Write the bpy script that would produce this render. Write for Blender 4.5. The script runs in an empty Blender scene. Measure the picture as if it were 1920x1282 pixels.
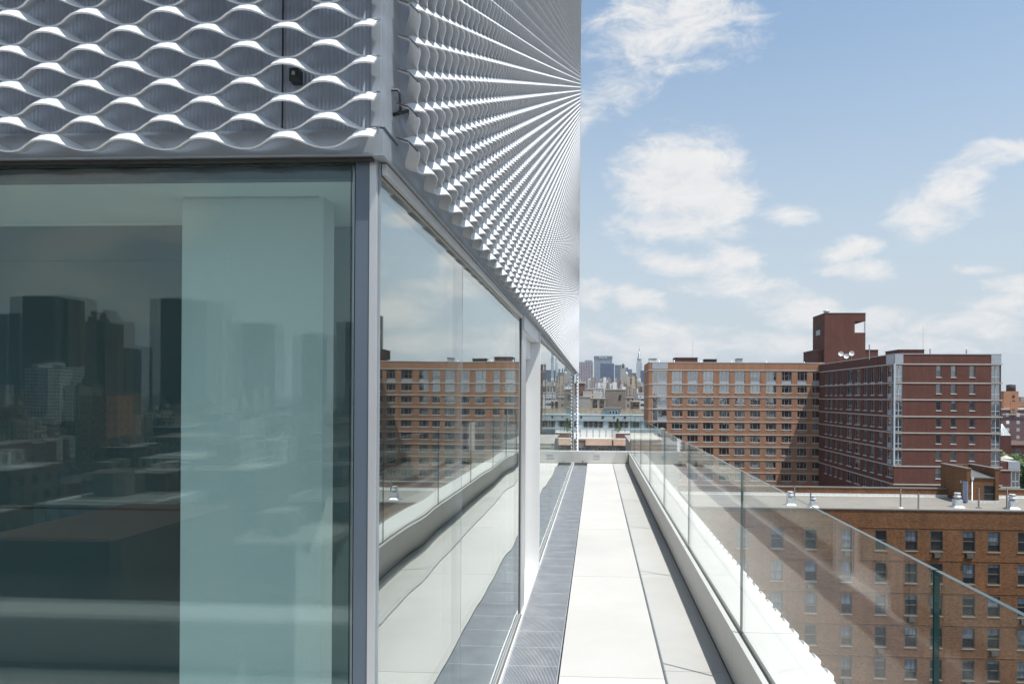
import bpy, math, random
import numpy as np
from mathutils import Vector, Matrix

random.seed(7)
S = bpy.context.scene
COL = S.collection

# ------------------------------------------------------------------ camera
FPX = 1310.0                       # focal length in pixels of a 1920 px wide picture
YAW, ROLL = 0.05, 0.006
CX, CY = 1118 - FPX * math.tan(YAW), 743.0
CAMZ = 1.65                        # eye height above the terrace paving (z = 0)
F_ = Vector((-math.sin(YAW), math.cos(YAW), 0))
R0 = Vector((math.cos(YAW), math.sin(YAW), 0))
U0 = Vector((0, 0, 1))
R_ = R0 * math.cos(ROLL) + U0 * math.sin(ROLL)
U_ = U0 * math.cos(ROLL) - R0 * math.sin(ROLL)
cam = bpy.data.cameras.new("camera")
camo = bpy.data.objects.new("camera", cam)
COL.objects.link(camo)
cam.sensor_width = 36
cam.lens = 36 * FPX / 1920
cam.shift_x = -(CX - 960) / 1920
cam.shift_y = (CY - 641) / 1920
cam.clip_start, cam.clip_end = 0.05, 30000
B_ = -F_
camo.matrix_world = Matrix(((R_.x, U_.x, B_.x, 0), (R_.y, U_.y, B_.y, 0), (R_.z, U_.z, B_.z, CAMZ), (0, 0, 0, 1)))
S.camera = camo

def ray(u, v):
    return F_ * FPX + R_ * (u - CX) + U_ * (CY - v)
def pt(u, v, X=None, Y=None, Z=None):
    """world point seen at photo pixel (u, v) on the plane X / Y / Z = const"""
    d = ray(u, v)
    t = X / d.x if X is not None else Y / d.y if Y is not None else (Z - CAMZ) / d.z
    return Vector((0, 0, CAMZ)) + d * t

# ------------------------------------------------------------------ sky, sun, exposure
SUN = Vector((0.35, -0.225, 1.0)).normalized()
W = bpy.data.worlds.new("World")
S.world = W
W.use_nodes = True
wn, wl = W.node_tree.nodes, W.node_tree.links
wn.clear()
SKY_STRENGTH = 0.125

def m_(op, a, b=None, c=None, nodes=wn, links=wl, clamp=False):
    n = nodes.new("ShaderNodeMath"); n.operation = op; n.use_clamp = clamp
    for i, x in enumerate((a, b, c)):
        if x is None: continue
        if isinstance(x, (int, float)): n.inputs[i].default_value = x
        else: links.new(x, n.inputs[i])
    return n.outputs[0]

def build_world():
    out = wn.new("ShaderNodeOutputWorld"); bg = wn.new("ShaderNodeBackground")
    sky = wn.new("ShaderNodeTexSky"); sky.sky_type = 'NISHITA'; sky.sun_disc = False
    sky.sun_elevation = math.asin(SUN.z)
    sky.sun_rotation = math.atan2(SUN.x, SUN.y)
    sky.air_density, sky.dust_density, sky.ozone_density = 1.0, 2.0, 1.0
    tc = wn.new("ShaderNodeTexCoord")
    sep = wn.new("ShaderNodeSeparateXYZ"); wl.new(tc.outputs["Generated"], sep.inputs[0])
    x, y, z = sep.outputs
    ay = m_('MAXIMUM', m_('ABSOLUTE', y), 0.02)
    # cloud detail
    nz = wn.new("ShaderNodeTexNoise"); nz.inputs["Scale"].default_value = 5.0
    nz.inputs["Detail"].default_value = 9; nz.inputs["Roughness"].default_value = 0.6
    mp = wn.new("ShaderNodeMapping"); mp.inputs["Scale"].default_value = (1, 1, 2.2)
    wl.new(tc.outputs["Generated"], mp.inputs[0]); wl.new(mp.outputs[0], nz.inputs[0])
    nsep = wn.new("ShaderNodeSeparateXYZ"); wl.new(nz.outputs["Color"], nsep.inputs[0])
    n2 = wn.new("ShaderNodeTexNoise"); n2.inputs["Scale"].default_value = 17.0
    n2.inputs["Detail"].default_value = 10; n2.inputs["Roughness"].default_value = 0.68; n2.inputs["Distortion"].default_value = 0.4
    mp2 = wn.new("ShaderNodeMapping"); mp2.inputs["Scale"].default_value = (1, 1, 2.3); wl.new(tc.outputs["Generated"], mp2.inputs[0]); wl.new(mp2.outputs[0], n2.inputs[0])
    a = m_('ADD', m_('DIVIDE', x, ay), m_('MULTIPLY', m_('SUBTRACT', nsep.outputs[0], 0.5), 0.14))
    b = m_('ADD', m_('DIVIDE', z, ay), m_('MULTIPLY', m_('SUBTRACT', nsep.outputs[1], 0.5), 0.07))
    # (centre px, centre py, half width px, half height px, slope, weight)
    clouds = [(1262, 55, 150, 90, 0.1, .85), (1150, 195, 100, 42, 0.5, .42), (1285, 345, 138, 108, 0, 1.15),
              (1270, 425, 140, 34, 0, .8), (1490, 396, 55, 22, -.1, .5), (1390, 478, 62, 32, 0, 1.0), (1300, 495, 130, 26, -.15, .75),
              (1400, 540, 120, 26, -.1, .6), (1597, 470, 48, 26, .1, .85), (1610, 514, 62, 20, 0, .75),
              (1770, 385, 92, 55, .45, .85), (1865, 300, 120, 30, .35, .7), (1825, 500, 45, 12, 0, .6),
              (1895, 540, 62, 28, 0, .95), (1880, 582, 95, 26, 0, .8), (1110, 556, 48, 30, 0, .9),
              (1190, 566, 48, 30, 0, .75), (1515, 580, 75, 32, 0, .95), (1610, 604, 130, 26, 0, .75),
              (1790, 618, 110, 26, 0, .8), (1420, 640, 130, 32, 0, .65), (1240, 636, 190, 40, 0, .7), (1720, 650, 160, 20, 0, .6)]
    field = None
    for (px, py, rx, ry, sl, wt) in clouds:
        d = ray(px, py)
        a0, b0 = d.x / d.y, d.z / d.y
        da = m_('SUBTRACT', a, a0); db = m_('SUBTRACT', b, b0)
        db = m_('SUBTRACT', db, m_('MULTIPLY', da, sl)) if sl else db
        q = m_('ADD', m_('POWER', m_('MULTIPLY', da, FPX / rx), 2.0), m_('POWER', m_('MULTIPLY', db, FPX / ry), 2.0))
        e = m_('MULTIPLY', m_('SUBTRACT', 1.0, q), wt)
        field = e if field is None else m_('MAXIMUM', field, e)
    front = m_('GREATER_THAN', y, 0.0)
    # free cumulus field for the half of the sky behind the camera (seen mirrored in the glass)
    n3 = wn.new("ShaderNodeTexNoise"); n3.inputs["Scale"].default_value = 4.2
    n3.inputs["Detail"].default_value = 3; wl.new(mp.outputs[0], n3.inputs[0])
    back = m_('MULTIPLY', m_('SUBTRACT', n3.outputs["Fac"], 0.545), 8.0)
    fld = m_('ADD', m_('MULTIPLY', m_('MAXIMUM', field, -2.0), front), m_('MULTIPLY', back, m_('SUBTRACT', 1.0, front)))
    dens = m_('ADD', fld, m_('MULTIPLY', m_('SUBTRACT', n2.outputs["Fac"], 0.51), 3.0))
    mr = wn.new("ShaderNodeMapRange"); mr.interpolation_type = 'SMOOTHSTEP'
    mr.inputs["From Min"].default_value = -0.35; mr.inputs["From Max"].default_value = 1.0
    wl.new(dens, mr.inputs["Value"])
    up = m_('GREATER_THAN', z, 0.0)
    cl = m_('MULTIPLY', m_('MULTIPLY', mr.outputs[0], up), 0.93)
    # thin bright veil over the skyline
    skyc = wn.new("ShaderNodeVectorMath"); skyc.operation = 'SCALE'
    tint = wn.new("ShaderNodeVectorMath"); tint.operation = 'MULTIPLY'; tint.inputs[1].default_value = (0.70, 0.93, 1.0)
    wl.new(sky.outputs[0], tint.inputs[0]); wl.new(tint.outputs[0], skyc.inputs[0]); skyc.inputs["Scale"].default_value = SKY_STRENGTH
    veil = wn.new("ShaderNodeMapRange"); veil.interpolation_type = 'SMOOTHSTEP'
    veil.inputs["From Min"].default_value = 0.62; veil.inputs["From Max"].default_value = -0.02
    veil.inputs["To Min"].default_value = 0.13; veil.inputs["To Max"].default_value = 0.93
    wl.new(z, veil.inputs["Value"])
    mx0 = wn.new("ShaderNodeMix"); mx0.data_type = 'RGBA'
    wl.new(veil.outputs[0], mx0.inputs[0]); wl.new(skyc.outputs[0], mx0.inputs[6])
    mx0.inputs[7].default_value = (0.43, 0.47, 0.50, 1)
    shade = wn.new("ShaderNodeMapRange")
    shade.inputs["From Min"].default_value = 0.3; shade.inputs["From Max"].default_value = 0.75
    wl.new(n2.outputs["Fac"], shade.inputs["Value"])
    cc = wn.new("ShaderNodeMix"); cc.data_type = 'RGBA'
    wl.new(shade.outputs[0], cc.inputs[0])
    cc.inputs[6].default_value = (0.55, 0.553, 0.56, 1); cc.inputs[7].default_value = (0.645, 0.632, 0.615, 1)
    mx = wn.new("ShaderNodeMix"); mx.data_type = 'RGBA'
    wl.new(cl, mx.inputs[0]); wl.new(mx0.outputs[2], mx.inputs[6]); wl.new(cc.outputs[2], mx.inputs[7])
    wl.new(mx.outputs[2], bg.inputs["Color"]); bg.inputs["Strength"].default_value = 1.0
    wl.new(bg.outputs[0], out.inputs[0])
build_world()

sl = bpy.data.lights.new("sun", 'SUN'); sl.energy = 3.7; sl.angle = math.radians(0.5); sl.color = (1.0, 0.955, 0.89)
so = bpy.data.objects.new("sun", sl); COL.objects.link(so)
so.rotation_euler = SUN.to_track_quat('Z', 'Y').to_euler(); so.location = (20, -20, 60)

vs = S.view_settings
S.display_settings.display_device = 'sRGB'
vs.view_transform = 'Standard'; vs.look = 'None'; vs.exposure = 0.55; vs.gamma = 1.0; vs.use_curve_mapping = False
cy = S.cycles
cy.use_denoising = True
try: cy.denoiser = 'OPENIMAGEDENOISE'
except Exception: pass
cy.max_bounces = 9; cy.diffuse_bounces = 3; cy.glossy_bounces = 5; cy.transmission_bounces = 4
cy.transparent_max_bounces = 24; cy.volume_bounces = 0
cy.caustics_reflective = False; cy.caustics_refractive = False
cy.sample_clamp_indirect = 6.0

# ------------------------------------------------------------------ material helpers
class NT:
    def __init__(s, name):
        s.m = bpy.data.materials.new(name); s.m.use_nodes = True
        s.n, s.l = s.m.node_tree.nodes, s.m.node_tree.links
        s.b = s.n["Principled BSDF"]; s.out = s.n["Material Output"]
    def new(s, t, **kw):
        n = s.n.new(t)
        for k, v in kw.items(): setattr(n, k, v)
        return n
    def math(s, op, a, b=None, c=None, clamp=False): return m_(op, a, b, c, s.n, s.l, clamp)
    def pos(s): return s.new("ShaderNodeNewGeometry").outputs["Position"]
    def sep(s, v):
        n = s.new("ShaderNodeSeparateXYZ"); s.l.new(v, n.inputs[0]); return n.outputs
    def comb(s, x, y, z):
        n = s.new("ShaderNodeCombineXYZ")
        for i, q in enumerate((x, y, z)):
            if isinstance(q, (int, float)): n.inputs[i].default_value = q
            else: s.l.new(q, n.inputs[i])
        return n.outputs[0]
    def noise(s, vec, scale, detail=4, rough=.55):
        n = s.new("ShaderNodeTexNoise"); n.inputs["Scale"].default_value = scale
        n.inputs["Detail"].default_value = detail; n.inputs["Roughness"].default_value = rough
        if vec is not None: s.l.new(vec, n.inputs["Vector"])
        return n.outputs["Fac"]
    def mix(s, fac, a, b):
        n = s.new("ShaderNodeMix", data_type='RGBA')
        for i, q in ((0, fac), (6, a), (7, b)):
            if isinstance(q, (int, float)): n.inputs[i].default_value = q
            elif isinstance(q, tuple): n.inputs[i].default_value = q if len(q) == 4 else (*q, 1)
            else: s.l.new(q, n.inputs[i])
        return n.outputs[2]
    def rng(s, v, a, b, c=0., d=1.):
        n = s.new("ShaderNodeMapRange"); s.l.new(v, n.inputs["Value"])
        for k, q in (("From Min", a), ("From Max", b), ("To Min", c), ("To Max", d)): n.inputs[k].default_value = q
        return n.outputs[0]
    def set(s, **kw):
        for k, v in kw.items():
            k = k.replace("_", " ")
            if isinstance(v, (int, float)): s.b.inputs[k].default_value = v
            elif isinstance(v, tuple): s.b.inputs[k].default_value = v if len(v) == 4 else (*v, 1)
            else: s.l.new(v, s.b.inputs[k])
        return s
    def bump(s, h, strength=.3, dist=.01):
        n = s.new("ShaderNodeBump"); n.inputs["Strength"].default_value = strength; n.inputs["Distance"].default_value = dist
        s.l.new(h, n.inputs["Height"]); s.l.new(n.outputs[0], s.b.inputs["Normal"]); return s

def plain(name, col, rough=.6, metal=0., var=.12, scale=3., spec=.5):
    t = NT(name)
    f = t.noise(t.pos(), scale, 5)
    lo = tuple(c * (1 - var) for c in col); hi = tuple(min(1, c * (1 + var)) for c in col)
    t.set(Base_Color=t.mix(t.rng(f, .3, .7), lo, hi), Roughness=rough, Metallic=metal, Specular_IOR_Level=spec)
    return t.m

def brick(name, c1, c2, mortar, bw=.21, bh=.072, msize=.012, stain=.35):
    t = NT(name)
    p = t.sep(t.pos())
    v = t.comb(t.math('ADD', p[0], p[1]), p[2], 0.0)
    b = t.new("ShaderNodeTexBrick"); t.l.new(v, b.inputs["Vector"])
    b.inputs["Scale"].default_value = 1.0
    b.inputs["Brick Width"].default_value = bw; b.inputs["Row Height"].default_value = bh
    b.inputs["Mortar Size"].default_value = msize; b.inputs["Bias"].default_value = -.1
    for k, c in (("Color1", c1), ("Color2", c2), ("Mortar", mortar)): b.inputs[k].default_value = (*c, 1)
    n = t.noise(t.pos(), .35, 7, .6)
    st = t.comb(t.math('MULTIPLY', p[0], 1.2), t.math('MULTIPLY', p[1], 1.2), t.math('MULTIPLY', p[2], .12))
    n2 = t.noise(st, 1.5, 5, .6)
    dark = t.mix(1.0, b.outputs["Color"], b.outputs["Color"])
    mul = t.math('MULTIPLY', t.rng(n, .25, .75, 1 - stain, 1 + stain * .6), t.rng(n2, .3, .7, .86, 1.1))
    sc = t.new("ShaderNodeVectorMath", operation='SCALE'); t.l.new(dark, sc.inputs[0]); t.l.new(mul, sc.inputs["Scale"])
    t.set(Base_Color=sc.outputs[0], Roughness=.85, Specular_IOR_Level=.25)
    return t.m

def grid(name, wall, win, sx, sz, fx, fz, rough=.7, metal=0., winrough=.15, ox=0., oz=0.):
    """masonry or curtain wall with a regular grid of window openings"""
    t = NT(name)
    p = t.sep(t.pos())
    u = t.math('ADD', p[0], t.math('MULTIPLY', p[1], .97))
    fu = t.math('FRACT', t.math('DIVIDE', t.math('ADD', u, 5000 + ox), sx))
    fw = t.math('FRACT', t.math('DIVIDE', t.math('ADD', p[2], 1000 + oz), sz))
    mk = t.math('MULTIPLY', t.math('LESS_THAN', t.math('ABSOLUTE', t.math('SUBTRACT', fu, .5)), fx / 2),
                t.math('LESS_THAN', t.math('ABSOLUTE', t.math('SUBTRACT', fw, .5)), fz / 2))
    cell = t.new("ShaderNodeTexWhiteNoise", noise_dimensions='2D')
    t.l.new(t.comb(t.math('FLOOR', t.math('DIVIDE', t.math('ADD', u, 5000 + ox), sx)), t.math('FLOOR', t.math('DIVIDE', t.math('ADD', p[2], 1000 + oz), sz)), 0.), cell.inputs["Vector"])
    nrm = t.sep(t.new("ShaderNodeNewGeometry").outputs["Normal"])
    mk = t.math('MULTIPLY', mk, t.math('LESS_THAN', t.math('ABSOLUTE', nrm[2]), .5))
    n = t.noise(t.pos(), .12, 6, .6)
    wc = t.mix(t.rng(n, .3, .7), tuple(c * .82 for c in wall), tuple(min(1, c * 1.15) for c in wall))
    gc = t.mix(t.math('POWER', cell.outputs["Value"], 3.0), win, tuple(min(1, c * 2.5 + .06) for c in win))
    t.set(Base_Color=t.mix(mk, wc, gc), Roughness=t.math('ADD', rough, t.math('MULTIPLY', mk, winrough - rough)), Metallic=metal)
    return t.m

def glass(name, tint, f0, wave=0., gain=1.0, wscale=(1.2, 1.2, .5), power=5.0):
    t = NT(name)
    t.n.remove(t.b)
    tr = t.new("ShaderNodeBsdfTransparent"); tr.inputs[0].default_value = (*tint, 1)
    gl = t.new("ShaderNodeBsdfGlossy"); gl.inputs["Roughness"].default_value = 0.0
    gl.inputs["Color"].default_value = (.97, 1, .985, 1)
    lw = t.new("ShaderNodeLayerWeight"); lw.inputs["Blend"].default_value = .5
    fac = t.math('ADD', f0, t.math('MULTIPLY', t.math('POWER', lw.outputs["Facing"], power), (1 - f0) * gain), clamp=True)
    if wave:
        mp = t.new("ShaderNodeMapping"); mp.inputs["Scale"].default_value = wscale
        t.l.new(t.pos(), mp.inputs[0])
        bp = t.new("ShaderNodeBump"); bp.inputs["Strength"].default_value = 1.0; bp.inputs["Distance"].default_value = wave
        t.l.new(t.noise(mp.outputs[0], 1.0, 1.5, .4), bp.inputs["Height"]); t.l.new(bp.outputs[0], gl.inputs["Normal"])
    mx = t.new("ShaderNodeMixShader")
    t.l.new(fac, mx.inputs[0]); t.l.new(tr.outputs[0], mx.inputs[1]); t.l.new(gl.outputs[0], mx.inputs[2])
    t.l.new(mx.outputs[0], t.out.inputs[0])
    return t.m

def window_glass(name, body, f0, curtain=(.35, .35, .33), amount=.35):
    """window pane of a far building: mirror coat over a dark room, some with drawn blinds"""
    t = NT(name)
    rnd = t.new("ShaderNodeObjectInfo").outputs["Random"]
    p = t.sep(t.pos())
    tco = t.sep(t.new("ShaderNodeTexCoord").outputs["Object"])
    drop = t.math('GREATER_THAN', tco[2], t.math('MULTIPLY', t.math('FRACT', t.math('MULTIPLY', rnd, 7.31)), 2.2))
    has = t.math('LESS_THAN', t.math('FRACT', t.math('MULTIPLY', rnd, 13.7)), amount)
    f = t.noise(t.comb(t.math('MULTIPLY', p[0], 1.), t.math('MULTIPLY', p[1], 1.), t.math('MULTIPLY', p[2], .1)), 5., 2)
    cu = t.mix(t.rng(f, .35, .65), tuple(c * .5 for c in curtain), curtain)
    r2 = t.math('FRACT', t.math('MULTIPLY', rnd, 29.3))
    bd = t.mix(t.math('MULTIPLY', t.rng(t.noise(t.pos(), .7, 3), .3, .7), r2), tuple(c * .5 for c in body), tuple(c * 3.0 for c in body))
    t.set(Base_Color=t.mix(t.math('MULTIPLY', drop, has), bd, cu), Roughness=.6, Specular_IOR_Level=0.2)
    gl = t.new("ShaderNodeBsdfGlossy"); gl.inputs["Roughness"].default_value = 0.015
    bp = t.new("ShaderNodeBump"); bp.inputs["Strength"].default_value = 1; bp.inputs["Distance"].default_value = .004
    t.l.new(t.noise(t.pos(), .9, 2), bp.inputs["Height"]); t.l.new(bp.outputs[0], gl.inputs["Normal"])
    lw = t.new("ShaderNodeLayerWeight"); lw.inputs["Blend"].default_value = .5
    fac = t.math('ADD', t.math('MULTIPLY', t.rng(r2, 0., 1., .75, 1.05), f0), t.math('MULTIPLY', t.math('POWER', lw.outputs["Facing"], 4.0), 1 - f0), clamp=True)
    mx = t.new("ShaderNodeMixShader")
    t.l.new(fac, mx.inputs[0]); t.l.new(t.b.outputs[0], mx.inputs[1]); t.l.new(gl.outputs[0], mx.inputs[2])
    t.l.new(mx.outputs[0], t.out.inputs[0])
    return t.m

M = {}
def mk_materials():
    # white concrete pavers
    t = NT("white_paver")
    p = t.pos(); q = t.sep(p)
    n1 = t.noise(p, 1.1, 6, .6); n2 = t.noise(t.comb(t.math('MULTIPLY', q[0], 60.), t.math('MULTIPLY', q[1], 4.), 0.), 1., 4)
    n3 = t.noise(p, 9., 6, .7)
    n4 = t.noise(t.comb(q[0], q[1], 3.7), 24., 3)
    c = t.mix(t.rng(n1, .3, .7), (.50, .492, .475), (.56, .552, .535))
    c = t.mix(t.math('MULTIPLY', t.rng(n3, .52, .8), .25), c, (.45, .44, .41))
    c = t.mix(t.math('MULTIPLY', t.math('GREATER_THAN', n4, .78), .5), c, (.40, .37, .32))
    wn_ = t.new("ShaderNodeTexWhiteNoise", noise_dimensions='2D'); t.l.new(t.comb(t.math('GREATER_THAN', q[0], .411), t.math('FLOOR', t.math('DIVIDE', t.math('ADD', q[1], 7.43), 2.31)), 0.), wn_.inputs["Vector"])
    vsc = t.new("ShaderNodeVectorMath", operation='SCALE'); t.l.new(c, vsc.inputs[0]); t.l.new(t.rng(wn_.outputs["Value"], 0., 1., .95, 1.04), vsc.inputs["Scale"]); c = vsc.outputs[0]
    t.set(Base_Color=c, Roughness=.75, Specular_IOR_Level=.3).bump(n2, .12, .004); M["paver"] = t.m
    M["cladding"] = plain("white_cladding", (.60, .595, .575), .45, 0, .05, 2.)
    M["joint"] = plain("dark_joint", (.20, .195, .18), .8)
    M["channel"] = plain("rail_channel", (.22, .21, .17), .5, .6)
    M["mesh"] = plain("anodised_mesh", (.73, .738, .75), .42, .12, .04, 6.)
    t = NT("corrugated_backing")
    q = t.sep(t.pos())
    s = t.math('SINE', t.math('MULTIPLY', t.math('ADD', q[0], q[1]), 2 * math.pi / .0105))
    n = t.noise(t.pos(), 2.2, 5)
    t.set(Base_Color=t.mix(t.rng(n, .3, .7), (.42, .475, .56), (.49, .545, .63)), Roughness=.45, Metallic=.3)
    t.bump(s, .4, .003); M["backing"] = t.m
    t = NT("brushed_fascia")
    q = t.sep(t.pos())
    n = t.noise(t.pos(), 1.6, 5); n2 = t.noise(t.comb(t.math('MULTIPLY', q[0], 4.), t.math('MULTIPLY', q[1], 4.), t.math('MULTIPLY', q[2], 120.)), 1., 3)
    t.set(Base_Color=t.mix(t.rng(n, .3, .7), (.40, .44, .49), (.47, .51, .56)), Roughness=t.rng(n2, .3, .7, .32, .48), Metallic=.5); M["fascia"] = t.m
    M["frame"] = plain("aluminium_frame", (.60, .60, .60), .35, .5, .04)
    M["darkframe"] = plain("dark_frame", (.045, .05, .05), .4, .2)
    M["white"] = plain("white_paint", (.78, .78, .77), .5, 0, .03)
    t = NT("grating_steel")
    n = t.noise(t.pos(), 7., 4)
    t.set(Base_Color=t.mix(t.rng(n, .3, .7), (.44, .46, .50), (.58, .60, .63)), Roughness=.33, Metallic=.85); M["steel"] = t.m
    t.b.inputs["Metallic"].default_value = .45
    M["trough"] = plain("drain_trough", (.11, .12, .135), .7)
    M["black"] = plain("black_metal", (.02, .02, .022), .45)
    M["glass_front"] = glass("front_glazing", (.915, .960, .953), .034, .0004)
    M["glass_side"] = glass("side_glazing", (.90, .95, .935), .20, .0042, 1.0, power=3.5, wscale=(1.2, 1.0, .35))
    M["glass_rail"] = glass("rail_glass", (.985, .990, .987), .028, .0018, .9, power=7.0)
    t = NT("glass_edge")
    t.set(Base_Color=(.012, .045, .045), Roughness=.12, Specular_IOR_Level=.8); M["glass_edge"] = t.m
    M["plaster"] = plain("white_plaster", (.80, .80, .78), .9, 0, .04, 5.)
    t = NT("rough_plaster"); n = t.noise(t.pos(), 160., 3)
    t.set(Base_Color=(.78, .79, .77), Roughness=.9).bump(n, .35, .004); M["stub"] = t.m
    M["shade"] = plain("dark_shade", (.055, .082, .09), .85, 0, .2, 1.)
    M["slate"] = plain("grey_room", (.24, .31, .32), .8)
    M["roomfloor"] = plain("polished_concrete", (.22, .22, .21), .25)
    M["brickA"] = brick("orange_brick", (.44, .208, .115), (.37, .17, .09), (.36, .26, .19), .4, .11, .012, .12)
    M["brickB"] = brick("brown_brick", (.170, .062, .044), (.132, .050, .038), (.15, .09, .075), .4, .11, .012, .15)
    M["brickN"] = brick("tan_brick", (.27, .115, .048), (.115, .045, .020), (.17, .10, .055), .22, .075, .013, .22)
    M["brickP"] = brick("pale_brick", (.31, .185, .13), (.27, .155, .11), (.42, .34, .27), .3, .1, .012, .2)
    M["stone"] = plain("pale_stone", (.52, .48, .42), .8, 0, .1, .8)
    M["sill"] = plain("white_sill", (.66, .65, .63), .7)
    M["winframe"] = plain("window_frame", (.36, .37, .37), .5)
    M["tansill"] = plain("tan_sill", (.30, .25, .18), .8)
    M["skytint"] = plain("post_sky_tint", (.12, .15, .185), .2, .1, .03, 3., .5)  # blue of reflected sky and shade put into the post's base colour
    M["silicone"] = plain("silicone_joint", (.42, .46, .50), .5)
    M["sashframe"] = plain("sash_frame", (.09, .085, .08), .5)
    M["bayframe"] = plain("bay_frame", (.55, .62, .66), .4)
    M["panel"] = plain("grey_panel", (.46, .49, .52), .35, .2)
    M["grille"] = plain("vent_grille", (.40, .30, .23), .7)
    M["winA"] = window_glass("apartment_window", (.018, .024, .026), .52, (.30, .31, .30), .18)
    M["winB"] = window_glass("weak_mirror_window", (.02, .025, .03), .26, (.3, .3, .29), .25)  # weaker mirror coat than the apartment windows
    M["winN"] = window_glass("sash_window", (.016, .017, .018), .05, (.20, .23, .27), .75)
    M["darkbox"] = plain("dark_box", (.035, .03, .028), .7)
    t = NT("gravel_roof"); p = t.pos()
    n = t.noise(p, .5, 6); n2 = t.noise(p, 22., 4, .7)
    t.set(Base_Color=t.mix(t.rng(n2, .3, .7), t.mix(t.rng(n, .3, .7), (.16, .145, .12), (.24, .22, .185)), (.27, .25, .22)), Roughness=.95); M["gravel"] = t.m
    M["coping"] = plain("metal_coping", (.20, .18, .165), .6, .2)
    M["flash"] = plain("silver_flashing", (.70, .70, .68), .45, .3, .15, 4.)
    M["galv"] = plain("galvanised_vent", (.58, .60, .62), .5, .3, .18, 5.)
    M["door"] = plain("blue_grey_door", (.30, .36, .46), .5)
    M["tar"] = plain("tar_roof", (.12, .12, .12), .9, 0, .3, .3)
    M["ground"] = plain("city_ground", (.09, .09, .088), .95, 0, .4, .02)
    M["asphalt"] = plain("asphalt", (.05, .05, .052), .9, 0, .3, .2)
    t = NT("leaf"); rn = t.noise(t.pos(), .9, 4)
    t.set(Base_Color=t.mix(t.rng(rn, .3, .7), (.025, .06, .012), (.09, .15, .035)), Roughness=.7); M["leaf"] = t.m
    M["bark"] = plain("bark", (.09, .065, .045), .9)
    M["wood"] = plain("weathered_wood", (.33, .27, .21), .9, 0, .25, 1.)
mk_materials()

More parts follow.
